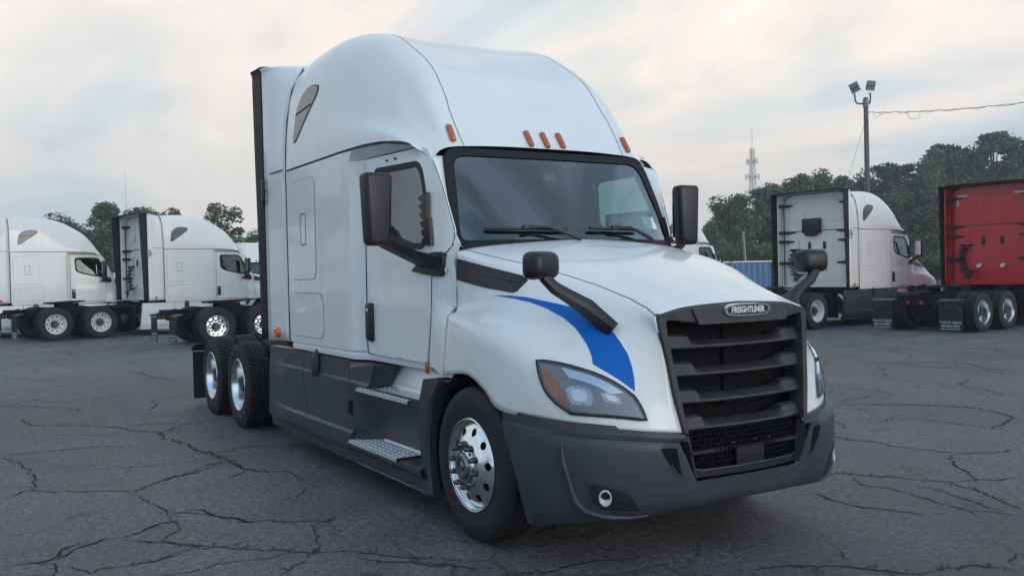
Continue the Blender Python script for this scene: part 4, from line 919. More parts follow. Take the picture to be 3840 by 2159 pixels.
        for (cx_, cy_, cz_, hx, hz) in ((-.82, 1.44, 2.015, .07, .045), (-.78, 1.33, 1.955, .075, .045), (-.70, 1.20, 1.885, .09, .052), (-.62, 1.12, 1.84, .12, .07)):
            secs.append([(cx_-hx, s*cy_, cz_+hz*.6), (cx_, s*cy_, cz_+hz), (cx_+hx, s*cy_, cz_+hz*.6), (cx_+hx, s*(cy_-.03), cz_-hz), (cx_-hx, s*(cy_-.03), cz_-hz)])
        arm.grid([q+q[:1] for q in secs]); arm.add(secs[0], [(0, 1, 2, 3, 4)])
        P('mirror_arm', arm, BLACK, so, fix=True, ang=30)
        pl = rpoly([(-.92, 1.79), (-.53, 1.745), (-.51, 1.77), (-.505, 1.90), (-.56, 1.925), (-.72, 1.915), (-.80, 1.85)], .025)
        P('mirror_base', surf(pl, [], lambda a, b: (a, s*(cab_y(a, b)+.035), b), .08, (0, -s*.05, 0)).orient((-.7, 0, 1.83)), BLACK, so, ang=30)
    # ---- side fairings (skirts) and steps
    def sk(z, o=0): return interp(z, (.17, .288, .300, .325, .446, .466, .50, .872, .888, 1.05), (1.185, 1.19, 1.236, 1.250, 1.248, 1.222, 1.220, 1.224, 1.203, 1.198))+o
    for s in (-1, 1):
        zz = [1.05, .97, .890, .884, .874, .74, .60, .51, .467, .456, .446, .330, .322, .30, .290, .215, .205, .195, .185]
        def panel(xa, xb, name, m, zs):
            G = []
            for t in np.linspace(0, 1, 9):
                G.append([(lerp(xa(z), xb(z), t), s*(lerp(sk(z), 1.222-.05*(z > .9)*(z-.9), interp(lerp(xa(z), xb(z), t), (-4.5, -4.1, -3.6), (1, .8, 0))*(z > .29))-.012*interp(lerp(xa(z), xb(z), t), (-4.5, -3.6), (1, 0))), z+(.02*(xa(z) < -3.4)*(1-t) if z < .36 else 0)) for z in zs])
            q = MB().grid(G)
            for e in (G[0], G[-1]): q.grid([e, [(p[0], p[1]-s*.05, p[2]) for p in e]])
            q.grid([[r[0] for r in G], [(r[0][0], r[0][1]-s*.09, r[0][2]) for r in G]])
            return P(name, q.orient((-2.5, 0, .6)), m, ang=22)
        s1 = lambda z: interp(z, (.18, .33, .50, .876, 1.06), (-3.20, -3.235, -3.155, -3.275, -3.275))
        s2 = lambda z: interp(z, (.18, .32, .479, .875, 1.05), (-1.98, -2.012, -1.944, -2.079, -2.091))
        re = lambda z: interp(z, (.25, 1.04), (-4.45, -4.36))
        g = .006
        a1 = panel(re, lambda z: s1(z)-g, 'side_skirt', GREY, zz)
        a2 = panel(lambda z: s1(z)+g, lambda z: s2(z)-g, 'side_skirt', GREY, zz)
        lt = rbox((-2.90, s*1.215, .955), (.15, .05, .23), .02, n=2); lt.add(*(lambda q: (q.v, q.f))(rbox((-2.91, s*1.19, 1.09), (.075, .03, .10), .012, Matrix.Rotation(R(20*s), 3, 'X'), 2)))
        P('skirt_latch', lt, BLACK, a2)
        P('fuel_hole', rbox((-2.035, s*1.215, .66), (.11, .03, .13), .02, n=2), DARK, a2)
        # step module
        st = MB()
        xl = lambda z: s2(z)+g
        # rear cheek above the upper step, kept flush with the skirt
        st.grid([[(xl(z), s*sk(z), z), (lerp(-1.66, -1.56, (z-.86)/.19), s*sk(z), z), (lerp(-1.60, -1.46, (z-.86)/.19), s*1.04, z)] for z in (1.045, .97, .89, .862)])
        st.grid([[(xl(1.045), s*sk(1.045), 1.045), (-1.56, s*sk(1.045), 1.045)], [(xl(1.045), s*1.04, 1.045), (-1.46, s*1.04, 1.045)]])
        # main face: below the upper step, leaning in to the lower one
        xf = lambda z: interp(z, (.18, .30, .64, .84, .88), (-.62, -.63, -.70, -.70, -.69))
        fy = lambda z: interp(z, (.40, .46, .80, .835), (1.05, 1.07, 1.200, 1.215))
        st.grid([[(lerp(xl(z), xf(z), t), s*lerp(sk(z) if z > .5 else fy(z), fy(z), sstep(t, 0, .2)), z) for t in np.linspace(0, 1, 16)] for z in (.862, .835, .74, .62, .52)])
        st.grid([[(lerp(xl(z)+(.30 if z < .5 else 0)*.0, xf(z), t), s*lerp(sk(.52), fy(z), sstep(t, 0, .2)), z) for t in np.linspace(0, 1, 16)] for z in (.52, .46, .405)])
        # lower ledge and valance
        st.grid([[(lerp(xl(z), -.63, t), s*y, z) for t in np.linspace(0, 1, 12)] for y, z in ((1.03, .396), (1.225, .380), (1.250, .370), (1.250, .335), (1.240, .318), (1.205, .29), (1.195, .205), (1.206, .195), (1.19, .185))])
        # front column beside the wheel arch
        ce = [(-.375, 1.02), (-.42, .98), (-.50, .90), (-.555, .80), (-.60, .64), (-.61, .45), (-.585, .30), (-.575, .19)]
        st.grid([[(interp(z, (.19, .64, .84, 1.02), (-.66, -.71, -.705, -.62)), s*1.04, z), (interp(z, (.19, .64, .84, 1.02), (-.66, -.71, -.705, -.62)), s*1.215, z), (x-.02, s*1.205, z), (x, s*1.18, z), (x+.01, s*.98, z)] for x, z in ce])
        st.add([(-.62, s*1.04, 1.02), (-.62, s*1.215, 1.02), (-.395, s*1.205, 1.02), (-.365, s*1.0, 1.02)], [(0, 1, 2, 3)])
        so = P('step_module', st.orient((-1.3, 0, .6)), GREY, ang=28)
        # metal behind the upper step and the two treads
        rs = MB().grid([[(x, s*(1.02-(z-.862)*.30), z) for x in np.linspace(lerp(-1.80, -1.75, (z-.862)/.2), lerp(-.72, -.60, (z-.862)/.2), 8)] for z in (1.062, .97, .90, .862)])
        rs.grid([[(x, s*y, z) for x in np.linspace(-1.48, -.70, 6)] for y, z in ((1.022, .895), (1.035, .885), (1.042, .852))])
        P('step_riser', rs.orient((-1, 0, .9)), STEPB, so)
        for (xa, xb, ia, ib, y0, y1, z0) in ((-1.86, -.85, -1.80, -.72, 1.0, 1.238, .848), (-1.99, -1.02, -1.93, -.93, 1.05, 1.262, .400)):
            tm = MB(); lip = .022
            tm.grid([[(lerp(lerp(xa, xb, t), lerp(ia, ib, t), (y1-y)/(y1-y0)), s*y, z) for t in np.linspace(0, 1, 10)] for y, z in ((y0, z0+.03), (y0+.004, z0+.012), (y1-.008, z0-.008), (y1, z0-.010), (y1, z0-lip-.012))])
            tp = P('step_tread', tm.orient((-1, 0, z0-.2)), STEP, so, ang=30)
            if z0 < .5: P('tread_back', MB().grid([[(lerp(ia, ib, t), s*y, z) for t in np.linspace(0, 1, 10)] for y, z in ((y0+.012, z0+.002), (y0, z0+.05), (y0-.004, z0+.052))]).orient((-1, 0, z0-.2)), STEPB, so)
            gr = MB(); rng = random.Random(4)
            nx = 24
            for j in range(5):
                y = lerp(y0+.03, y1-.016, j/4); f = (y1-y)/(y1-y0)
                for i in range(nx):
                    t = (i+.5+.25*(j % 2))/(nx+.5); x = lerp(lerp(xa, xb, t), lerp(ia, ib, t), f)
                    z = lerp(z0+.012, z0-.008, (y-y0)/(y1-y0)); w = .012; dd = .55 if (i+j) % 2 else -.55
                    d1 = Vector((math.cos(dd)*w, math.sin(dd)*w, 0)); d2 = Vector((-math.sin(dd)*.006, math.cos(dd)*.006, 0)); c = Vector((x, s*y, z))
                    gr.add([c+d1, c+d2, c-d1, c-d2, c+Vector((0, 0, .008))], [(0, 1, 4), (1, 2, 4), (2, 3, 4), (3, 0, 4)])
            tag(P('tread_grip', gr, STEP, tp, smooth=False), kind='stuff')
    # ---- chassis
    for s in (-1, 1):
        P('frame_rail', MB().box((-3.6, s*.43, .83), (8.9, .08, .26)), DARK, bevel=.008)
        P('fuel_tank', MB().lathe([(-4.30, 0), (-4.30, .26), (-4.27, .30), (-2.35, .30), (-2.32, .26), (-2.32, 0)], 28, (0, s*.86, .66), 'x'), TANK, ang=30)
    for x in (-8.0, -7.0, -6.3, -5.7, -4.9, -1.2): P('cross_member', MB().box((x, 0, .83), (.10, .80, .22)), DARK)
    P('deck_plate', MB().box((-4.95, 0, .975), (.9, .84, .03)), DARK)
    for y in (-.72, .72): P('rear_deck', MB().box((-4.85, y, .93), (.5, .5, .06)), DARK, bevel=.01)
    fw = MB(); o = [(-6.9, .42), (-6.75, .46), (-6.1, .46), (-5.85, .30), (-5.85, -.30), (-6.1, -.46), (-6.75, -.46), (-6.9, -.42), (-6.9, -.10), (-6.45, -.05), (-6.45, .05), (-6.9, .10)]
    fw.prism([(x, y, 1.13+.10*(x+6.35)*.35) for x, y in o], (0, 0, .045)); fw.box((-6.33, .40, 1.05), (.5, .06, .16)).box((-6.33, -.40, 1.05), (.5, .06, .16)).box((-6.33, 0, .99), (1.3, .9, .03))
    P('fifth_wheel', fw, DARK, ang=30)
    rear = MB()
    for s in (-1, 1):
        rear.hexa([(-8.10, s*.40, .70), (-8.10, s*.47, .70), (-7.6, s*.47, .70), (-7.6, s*.40, .70), (-8.10, s*.40, .88), (-8.10, s*.47, .88), (-7.6, s*.47, .985), (-7.6, s*.40, .985)])
    rear.box((-8.06, 0, .80), (.06, .85, .16)); P('tail_beam', rear, DARK, fix=True)
    for s in (-1, 1):
        P('tail_lamp', MB().lathe([(0, 0), (-.02, .045), (0, .055)], 14, (-8.10, s*.18, .78), 'x'), mat_tail)
        mf = P('mud_flap', MB().box((-8.07, s*.915, .42), (.014, .61, .66)), RUBBER)
        P('flap_bar', MB().box((-8.065, s*.915, .79), (.07, .64, .05)).hexa([(-8.11, s*.60, .815), (-8.11, s*1.22, .815), (-7.86, s*1.22, .86), (-7.86, s*.60, .86), (-8.11, s*.60, .822), (-8.11, s*1.22, .822), (-7.86, s*1.22, .867), (-7.86, s*.60, .867)]), BLACK, mf)
        for k, (tx_, sz, zz_) in enumerate((('TRUCK SALES', .088, .285), ('800-414-9824', .082, .195), ('WWW.', .04, .12))):
            if tx_ == 'WWW.': continue
            q = text_mb(tx_, sz, (-8.079, s*.915, zz_), (0, -1, 0), (0, 0, 1), .002, .0010); P('flap_lettering', q, FLAPL, mf)
        ln_ = MB().box((-8.079, s*.915, .125), (.002, .50, .014)); P('flap_line', ln_, FLAPL, mf)
        P('flap_plate', MB().box((-8.080, s*.915, .70), (.004, .26, .035)), HUB, mf)
        tp = MB().hexa([(-8.082, s*1.18, .55), (-8.082, s*1.22, .55), (-8.079, s*1.22, .55), (-8.079, s*1.18, .55), (-8.082, s*1.02, .72), (-8.082, s*1.06, .72), (-8.079, s*1.06, .72), (-8.079, s*1.02, .72)]); P('flap_tape', tp, TAPER, mf, fix=True)
        P('splash_panel', MB().box((-4.62, s*.90, .62), (.02, .52, .70)), DARK)
        P('suspension', MB().tube([(-L1-.66, s*.55, .5), (-L1-.66, s*.55, .75)], .12, 12).box((-L1-.66, s*.55, .5), (1.5, .1, .12)), DARK)
    P('front_axle', MB().tube([(0, -1.0, .5), (0, -.6, .38), (0, .6, .38), (0, 1.0, .5)], .06, 8), DARK)
    P('engine_block', MB().box((.35, 0, 1.05), (1.3, .75, .75)).box((.3, 0, .6), (1.1, .6, .3)), DARK)
    for x in (-L1, -L1-1.32): P('drive_axle', MB().tube([(x, -1.0, .5), (x, 1.0, .5)], .10, 12).lathe([(-.2, 0), (-.18, .15), (0, .24), (.18, .15), (.2, 0)], 14, (x, 0, .5), 'x'), DARK)
    P('under_tray', MB().box((-2.4, 0, .70), (3.6, 1.5, .02)), DARK)
    wheels(T)
    return T
T0 = make_truck()
# ------------------------------------------------------------------ ground
def asphalt():
    m = bpy.data.materials.new('asphalt'); m.use_nodes = True; t = m.node_tree; b = t.nodes['Principled BSDF']; L = t.links
    c = t.nodes.new('ShaderNodeTexCoord')
    def noise(sc, det=5, ro=.5, dist=0, vec=None):
        n = t.nodes.new('ShaderNodeTexNoise'); n.inputs['Scale'].default_value = sc; n.inputs['Detail'].default_value = det; n.inputs['Roughness'].default_value = ro; n.inputs['Distortion'].default_value = dist
        L.new(vec or c.outputs['Object'], n.inputs['Vector']); return n
    def rng(src, a, b_, x, y):
        r = t.nodes.new('ShaderNodeMapRange'); r.inputs[1].default_value = a; r.inputs[2].default_value = b_; r.inputs[3].default_value = x; r.inputs[4].default_value = y
        L.new(src, r.inputs[0]); return r.outputs[0]
    def mul(a, b_):
        q = t.nodes.new('ShaderNodeMath'); q.operation = 'MULTIPLY'; L.new(a, q.inputs[0]); L.new(b_, q.inputs[1]); return q.outputs[0]
    big = noise(.16, 6, .55, .6); mid = noise(1.3, 8, .65); fine = noise(60, 4, .7); agg = noise(240, 2, .6)
    st = t.nodes.new('ShaderNodeMapping'); st.inputs['Rotation'].default_value = (0, 0, R(35)); st.inputs['Scale'].default_value = (.10, 1.4, 1); L.new(c.outputs['Object'], st.inputs[0])
    streak = noise(.8, 6, .6, .3, st.outputs[0])
    f = mul(mul(rng(big.outputs[0], .35, .65, .68, 1.30), rng(mid.outputs[0], .33, .67, .68, 1.30)), mul(rng(fine.outputs[0], .38, .62, .42, 1.7), rng(streak.outputs[0], .3, .7, .86, 1.13)))
    grit = noise(19, 3, .6); f = mul(f, rng(grit.outputs[0], .36, .64, .62, 1.40))
    f = mul(f, rng(agg.outputs[0], .38, .62, .42, 1.7))
    # pale stones showing in the worn binder
    v = t.nodes.new('ShaderNodeTexVoronoi'); v.inputs['Scale'].default_value = 70; L.new(c.outputs['Object'], v.inputs['Vector'])
    stone = rng(v.outputs['Distance'], .10, .22, 1, 0); sel = rng(noise(45, 2).outputs[0], .58, .66, 0, 1); stn = mul(stone, sel)
    v2_ = t.nodes.new('ShaderNodeTexVoronoi'); v2_.inputs['Scale'].default_value = 14; v2_.inputs['Randomness'].default_value = 1; L.new(c.outputs['Object'], v2_.inputs['Vector'])
    pit = mul(rng(v2_.outputs['Distance'], .12, .26, 1, 0), rng(noise(3.1, 4, .6).outputs[0], .52, .62, 0, 1))
    # hairline crazing
    wn = noise(1.1, 5, .6); ad = t.nodes.new('ShaderNodeVectorMath'); ad.operation = 'MULTIPLY_ADD'
    L.new(wn.outputs['Color'], ad.inputs[0]); ad.inputs[1].default_value = (1.3, 1.3, 0); L.new(c.outputs['Object'], ad.inputs[2])
    def craze(sc, w, msk, a, b_):
        q = t.nodes.new('ShaderNodeTexVoronoi'); q.feature = 'DISTANCE_TO_EDGE'; q.inputs['Scale'].default_value = sc; L.new(ad.outputs[0], q.inputs['Vector'])
        return mul(rng(q.outputs['Distance'], 0, w, 1, 0), rng(msk, a, b_, 0, 1))
    cz = craze(.42, .011, noise(.35, 3).outputs[0], .50, .58); cz2 = craze(1.7, .030, noise(.5, 4, .6).outputs[0], .50, .60)
    mx = t.nodes.new('ShaderNodeMath'); mx.operation = 'MAXIMUM'; L.new(cz, mx.inputs[0]); L.new(cz2, mx.inputs[1])
    base = t.nodes.new('ShaderNodeVectorMath'); base.operation = 'SCALE'; base.inputs[0].default_value = (.088, .084, .086); L.new(f, base.inputs['Scale'])
    m1 = t.nodes.new('ShaderNodeMix'); m1.data_type = 'RGBA'; L.new(stn, m1.inputs[0]); L.new(base.outputs[0], m1.inputs[6]); m1.inputs[7].default_value = (.17, .17, .175, 1)
    m2_ = t.nodes.new('ShaderNodeMix'); m2_.data_type = 'RGBA'; mx2 = t.nodes.new('ShaderNodeMath'); mx2.operation = 'MAXIMUM'; L.new(mx.outputs[0], mx2.inputs[0]); L.new(pit, mx2.inputs[1])
    L.new(mul(mx2.outputs[0], rng(fine.outputs[0], .2, .6, .4, .9)), m2_.inputs[0]); L.new(m1.outputs[2], m2_.inputs[6]); m2_.inputs[7].default_value = (.012, .012, .013, 1)
    # oil and rubber stains
    stain = rng(noise(.7, 4, .55, .8).outputs[0], .64, .74, 0, .55)
    m3_ = t.nodes.new('ShaderNodeMix'); m3_.data_type = 'RGBA'; L.new(stain, m3_.inputs[0]); L.new(m2_.outputs[2], m3_.inputs[6]); m3_.inputs[7].default_value = (.022, .022, .025, 1)
    L.new(m3_.outputs[2], b.inputs['Base Color'])
    L.new(rng(mid.outputs[0], .3, .7, .50, .72), b.inputs['Roughness']); b.inputs['Specular IOR Level'].default_value = .75
    h = t.nodes.new('ShaderNodeMath'); h.operation = 'MULTIPLY_ADD'; L.new(agg.outputs[0], h.inputs[0]); h.inputs[1].default_value = .5; L.new(fine.outputs[0], h.inputs[2])
    h2 = t.nodes.new('ShaderNodeMath'); h2.operation = 'SUBTRACT'; L.new(h.outputs[0], h2.inputs[0]); L.new(mx.outputs[0], h2.inputs[1])
    u = t.nodes.new('ShaderNodeBump'); u.inputs['Strength'].default_value = .75; u.inputs['Distance'].default_value = .012; L.new(h2.outputs[0], u.inputs['Height']); L.new(u.outputs[0], b.inputs['Normal'])
    return m
ASPH = asphalt()
gm = MB(); xs = [-420, -120, -60, -30, -12, -4, 0, 4, 8, 14, 40, 200, 420]
gm.grid([[(x, y, 0) for x in xs] for y in [-420, -200, -60, -20, -8, -3, 0, 3, 8, 20, 60, 130, 260, 420]]); gm.orient((0, 0, -5))
tag(gm.build('ground', ASPH), kind='structure')
CRK = mat('crack_dark', (.008, .008, .009), .95)
rc_ = random.Random(7); cm = MB()
N_TRACED = len(CRACKS)
for _ in range(430):        # finer cracks between the main ones
    x, y = rc_.uniform(-26, 7), rc_.uniform(-9, 24)
    if -7 < x < 1.4 and abs(y) < 1.1: continue
    a = rc_.choice((R(58), R(150), R(40), R(120)))+rc_.gauss(0, .35); L_ = [(x, y)]
    for _k in range(rc_.choice((1, 2, 2, 3, 3, 4, 6, 9))):
        a += rc_.gauss(0, .38); x += .3*math.cos(a); y += .3*math.sin(a); L_.append((x, y))
    CRACKS.append(L_)
for ci_, path in enumerate(CRACKS):
    P_ = [np.array(p) for p in path]; pts = []
    for i in range(len(P_)-1):
        n = max(2, int(np.linalg.norm(P_[i+1]-P_[i])/.022))
        for k in range(n): pts.append(.35*cr1(P_, i+k/n)+.65*(P_[i]+(P_[i+1]-P_[i])*k/n))
    pts.append(P_[-1])
    off = 0; sl_ = 0; vs = []; n = len(pts); w0 = rc_.uniform(.0045, .008) if ci_ < N_TRACED else rc_.uniform(.003, .006); wj = 1
    for i, p in enumerate(pts):
        dist_ = math.hypot(p[0]-CAM.x, p[1]-CAM.y)
        t = pts[min(i+1, n-1)]-pts[max(i-1, 0)]; L_ = np.linalg.norm(t)+1e-9; s_ = np.array((-t[1], t[0]))/L_
        sl_ = sl_*.35+rc_.gauss(0, .0085)*min(1.2, .4+dist_/14); off = off*.80+sl_; wj = max(.25, wj*.7+.3*rc_.uniform(-.2, 2.0))
        dist = math.hypot(p[0]-CAM.x, p[1]-CAM.y)
        w = w0*wj*min(1, i/8+.15, (n-i)/8+.15)*(1+.06*max(0, dist-5)); q = p+s_*off
        vs += [(q[0]-s_[0]*w, q[1]-s_[1]*w, .004), (q[0]+s_[0]*w*rc_.uniform(.6, 1.2), q[1]+s_[1]*w*rc_.uniform(.6, 1.2), .004)]
        if rc_.random() < .10 and 4 < i < n-4:      # side splinter
            a = rc_.choice((-1, 1)); d = s_*a*.8+t/L_*rc_.uniform(-1, 1); ln = rc_.uniform(.03, .16); k = len(cm.v)
            z = t/L_*.006; e = q+d*ln
            cm.add([(q[0]-z[0], q[1]-z[1], .0045), (q[0]+z[0], q[1]+z[1], .0045), (e[0]+rc_.uniform(-.02, .02), e[1], .0045)], [(0, 1, 2)])
    cm.add(vs, [(2*i, 2*i+1, 2*i+3, 2*i+2) for i in range(n-1)])
tag(cm.orient((0, 0, -5)).build('pavement_crack', CRK, smooth=False), kind='structure')
WEED = mat('weed_green', (.05, .075, .025), .8, noise=(20, .4))
wm = MB()
for idx, cnt in ((10, 60), (19, 26), (4, 12), (27, 26), (35, 18), (36, 22)):
    for _ in range(cnt):
        i = rc_.randrange(len(CRACKS[idx])-1); a, b = CRACKS[idx][i], CRACKS[idx][i+1]; f = rc_.random(); x = lerp(a[0], b[0], f)+rc_.gauss(0, .03); y = lerp(a[1], b[1], f)+rc_.gauss(0, .03)
        for q in range(5):
            an = rc_.uniform(0, 6.28); l = rc_.uniform(.012, .035); wm.add([(x+.004*math.sin(an), y-.004*math.cos(an), 0.002), (x-.004*math.sin(an), y+.004*math.cos(an), .002), (x+l*math.cos(an), y+l*math.sin(an), l*.7)], [(0, 1, 2)])
tag(wm.build('crack_weeds', WEED, smooth=False), kind='stuff')
# ------------------------------------------------------------------ vegetation
def leafmat(name, col, var=.5):
    m = bpy.data.materials.new(name); m.use_nodes = True; t = m.node_tree; b = t.nodes['Principled BSDF']; b.inputs['Roughness'].default_value = .6; b.inputs['Specular IOR Level'].default_value = .3
    c = t.nodes.new('ShaderNodeTexCoord'); n = t.nodes.new('ShaderNodeTexNoise'); n.inputs['Scale'].default_value = .9; n.inputs['Detail'].default_value = 6; t.links.new(c.outputs['Object'], n.inputs['Vector'])
    oi = t.nodes.new('ShaderNodeObjectInfo')
    r = t.nodes.new('ShaderNodeMapRange'); r.inputs[1].default_value = .3; r.inputs[2].default_value = .7; r.inputs[3].default_value = 1-var; r.inputs[4].default_value = 1+var; t.links.new(n.outputs[0], r.inputs[0])
    r2 = t.nodes.new('ShaderNodeMapRange'); r2.inputs[3].default_value = .7; r2.inputs[4].default_value = 1.35; t.links.new(oi.outputs['Random'], r2.inputs[0])
    q = t.nodes.new('ShaderNodeMath'); q.operation = 'MULTIPLY'; t.links.new(r.outputs[0], q.inputs[0]); t.links.new(r2.outputs[0], q.inputs[1])
    v = t.nodes.new('ShaderNodeVectorMath'); v.operation = 'SCALE'; v.inputs[0].default_value = col; t.links.new(q.outputs[0], v.inputs['Scale'])
    h = t.nodes.new('ShaderNodeHueSaturation'); r3 = t.nodes.new('ShaderNodeMapRange'); r3.inputs[3].default_value = .47; r3.inputs[4].default_value = .53; t.links.new(oi.outputs['Random'], r3.inputs[0]); t.links.new(r3.outputs[0], h.inputs['Hue'])
    t.links.new(v.outputs[0], h.inputs['Color']); t.links.new(h.outputs[0], b.inputs['Base Color'])
    MATS[name] = m; return m
LEAF = [leafmat('dark_foliage', (.076, .115, .064)), leafmat('mid_foliage', (.090, .120, .066)), leafmat('pine_foliage', (.080, .110, .072)), leafmat('light_foliage', (.088, .120, .048)), leafmat('bush_foliage', (.062, .100, .050))]
BARK = mat('bark', (.055, .045, .038), .9, noise=(6, .4))
def leaf_quads(rg, centres, per, size, flat=1.0):
    n = len(centres)*per; rs = np.random.RandomState(rg)
    C_ = np.repeat(np.array([c[:3] for c in centres]), per, 0); r_ = np.repeat(np.array([c[3] for c in centres]), per)
    d = rs.normal(size=(n, 3)); d /= np.linalg.norm(d, axis=1)[:, None]
    rad = r_*(.45+.62*rs.rand(n)**.6); P_ = C_+d*rad[:, None]*np.array([1, 1, .8*flat])
    a = rs.normal(size=(n, 3)); a[:, 2] *= .6; a /= np.linalg.norm(a, axis=1)[:, None]; b = np.cross(a, rs.normal(size=(n, 3))); b /= np.linalg.norm(b, axis=1)[:, None]
    s1 = size*(.55+.9*rs.rand(n))[:, None]; s2 = s1*.62
    V = np.stack([P_-a*s1, P_+b*s2, P_+a*s1, P_-b*s2], 1).reshape(-1, 3)
    return V, np.arange(n*4).reshape(-1, 4)
def np_mesh(name, V, F, m):
    me = bpy.data.meshes.new(name); me.from_pydata([tuple(v) for v in V.tolist()], [], [tuple(f) for f in F.tolist()]); me.materials.append(m); return me
def tree_proto(kind, seed):
    """10 m tree: (trunk mesh, crown mesh)"""
    rg = random.Random(seed); cl = []
    if kind in (0, 1):
        for i in range(34 if kind == 0 else 30):
            z = 10*(.22+.74*rg.random()); w = 3.1*math.sin(min(1, max(.12, (10.4-z)/8.2))*1.45)*(1.0 if kind == 0 else .85); a = rg.uniform(0, 6.28); q = w*math.sqrt(rg.random())
            cl.append((q*math.cos(a), q*math.sin(a), z, rg.uniform(.75, 1.35)))
        cl.append((rg.uniform(-.4, .4), rg.uniform(-.4, .4), 9.2, .8)); per, sz, fl = 330, .145, 1
    elif kind == 2:
        for i in range(26):
            z = 10*(.42+.56*rg.random()); w = 2.3*(1.08-(z-4)/7.2); a = rg.uniform(0, 6.28); q = max(.2, w)*rg.uniform(.3, 1)
            cl.append((q*math.cos(a), q*math.sin(a), z+.1*q, rg.uniform(.45, .85)))
        cl.append((0, 0, 9.6, .4)); per, sz, fl = 210, .11, .55
    elif kind == 3:
        for i in range(40):
            z = 10*(.30+.66*rg.random()); w = 3.3*math.sin(min(1, max(.15, (10.6-z)/7.5))*1.5); a = rg.uniform(0, 6.28); q = w*math.sqrt(rg.random())
            cl.append((q*math.cos(a), q*math.sin(a), z, rg.uniform(.4, .85)))
        per, sz, fl = 110, .15, .9
    else:
        for i in range(26):
            a = rg.uniform(0, 6.28); q = 4.2*math.sqrt(rg.random()); z = rg.uniform(.8, 8.2)*(1-.35*q/4.2)
            cl.append((q*math.cos(a), q*math.sin(a), z, rg.uniform(1.1, 1.8)))
        per, sz, fl = 330, .20, 1
    V, F = leaf_quads(seed, cl, per, sz, fl)
    tk = MB(); hgt = 8.6 if kind != 4 else 4
    tk.tube([(0, 0, -.3), (.06, .03, hgt*.3), (-.05, .05, hgt*.65), (0, 0, hgt)], [.26, .19, .12, .04], 7)
    for c in cl[::2 if kind != 4 else 4]:
        z0 = max(.8, c[2]*.72-.4); tk.tube([(0, 0, z0), (c[0]*.45, c[1]*.45, lerp(z0, c[2], .45)+.15), (c[0]*.9, c[1]*.9, c[2])], [.08, .05, .015], 5)
    return tk, np_mesh('crown', V, F, LEAF[kind])
PROTO = {}
for k in range(5):
    for v_ in range(2):
        tk, cmesh = tree_proto(k, 31*k+v_*7+3); o = tk.build('trunk', BARK); tm_ = o.data; bpy.data.objects.remove(o); PROTO[k, v_] = (tm_, cmesh)
rt_ = random.Random(11)
def plant(x, y, h, kind, name, label, cat, group=None, wide=1.0):
    e = empty(name, (x, y, 0), rt_.uniform(0, 6.28)); tag(e, label, cat, group)
    s = h/10; e.scale = (s*wide, s*wide, s)
    for nm, me in zip(('trunk', 'crown'), PROTO[kind, rt_.randrange(2)]):
        o = bpy.data.objects.new(nm, me); COL.objects.link(o); o.parent = e
    return e
KN = ['broadleaf_tree', 'broadleaf_tree', 'pine_tree', 'young_tree', 'bush']
CAT = ['tree', 'tree', 'tree', 'tree', 'bush']
LBL = ['large dark broadleaf tree behind the gap between the two left white trucks', 'smaller dark tree to the left of the large dark one', 'dark tree with pale top directly behind the black trailing edge of the second left truck', 'rounded treetop rising above the sloping roof of the leftmost truck', 'loose light green tree with sky showing through, right of the second left truck roof',
 'small round dark bushy tree beside the grey truck at the left of the big truck', 'thin treetop just showing above the roof ridge of the second left truck', 'bush filling the ground behind the leftmost truck cab', 'bush behind the bonnet of the leftmost truck', 'tree hidden behind the leftmost truck roof', 'tree at the far left edge behind the leftmost truck', 'bush hidden behind the second left truck', 'bush low behind the second left truck and the grey one',
 'low dark tree at the left end of the wood, beside the big truck mirror', 'dark tree left of the cell tower, stepping up from the low one', 'dense dark tree below and left of the cell tower', 'tall pine in front of the foot of the cell tower', 'dense tree left of the blue-backed white truck', 'tree behind the left rear edge of the white truck cab', 'bright topped tree over the left half of the white truck back', 'tree over the middle of the white truck back', 'tree left of the wooden light pole', 'tree right behind the wooden light pole', 'pine just right of the light pole', 'dark tree between the two pines right of the light pole', 'second pine right of the light pole', 'tree where the wood starts to rise towards the right', 'dense tree on the rising wood before the red truck', 'pine standing over the left edge of the red truck', 'dense tree behind the top left corner of the red truck', 'tree left of the tallest pine', 'tallest open pine above the red truck', 'pine to the right of the tallest one', 'dense dark tree at the right edge of the frame', 'tree just past the right edge of the frame',
 'rounded lighter tree in front of the wood, over the white truck nose', 'loose light green tree in the middle of the wood, left of the red truck', 'mid green tree close behind the left edge of the red truck', 'tree behind the sloping roof of the right white truck', 'dark tree behind the red truck back, left part', 'mid green tree behind the red truck back, middle', 'dark tree behind the red truck back, right part', 'bush at the foot of the wood left of the short leaning pole', 'bush behind the short leaning pole', 'bush above the blue fence beside the white truck', 'bush low between the white truck cab and the red truck', 'bush at the black trailing edge of the red truck', 'bush behind the windscreen of the right white truck', 'light bush halfway up the wood between the trucks', 'bush behind the lower left of the red truck', 'tree hidden behind the big truck, near its mirror', 'tree hidden behind the big truck cab']
for i, (x, y, h, w, k) in enumerate(TREES):
    wd = 1.0 if k != 4 else max(1, w*1.6/(h*.84))
    if k in (0, 1, 3): wd = max(.85, min(1.25, w*1.9/(h*.62)))
    plant(x, y, h*(1.03 if k != 4 else 1), k, KN[k], LBL[i], CAT[k], 'trees and bushes beyond the lot', wd)
for i in range(26):         # the tree belt goes on past the left of the frame
    a = i/25; k = rt_.choice((0, 1, 0, 3))
    plant(-100+a*30+rt_.uniform(-5, 5), -4-a*110, rt_.uniform(9, 15), k, KN[k], 'broad tree in the belt outside the frame to the left', 'tree', 'tree belt left of the frame', 1.1)
ug = []
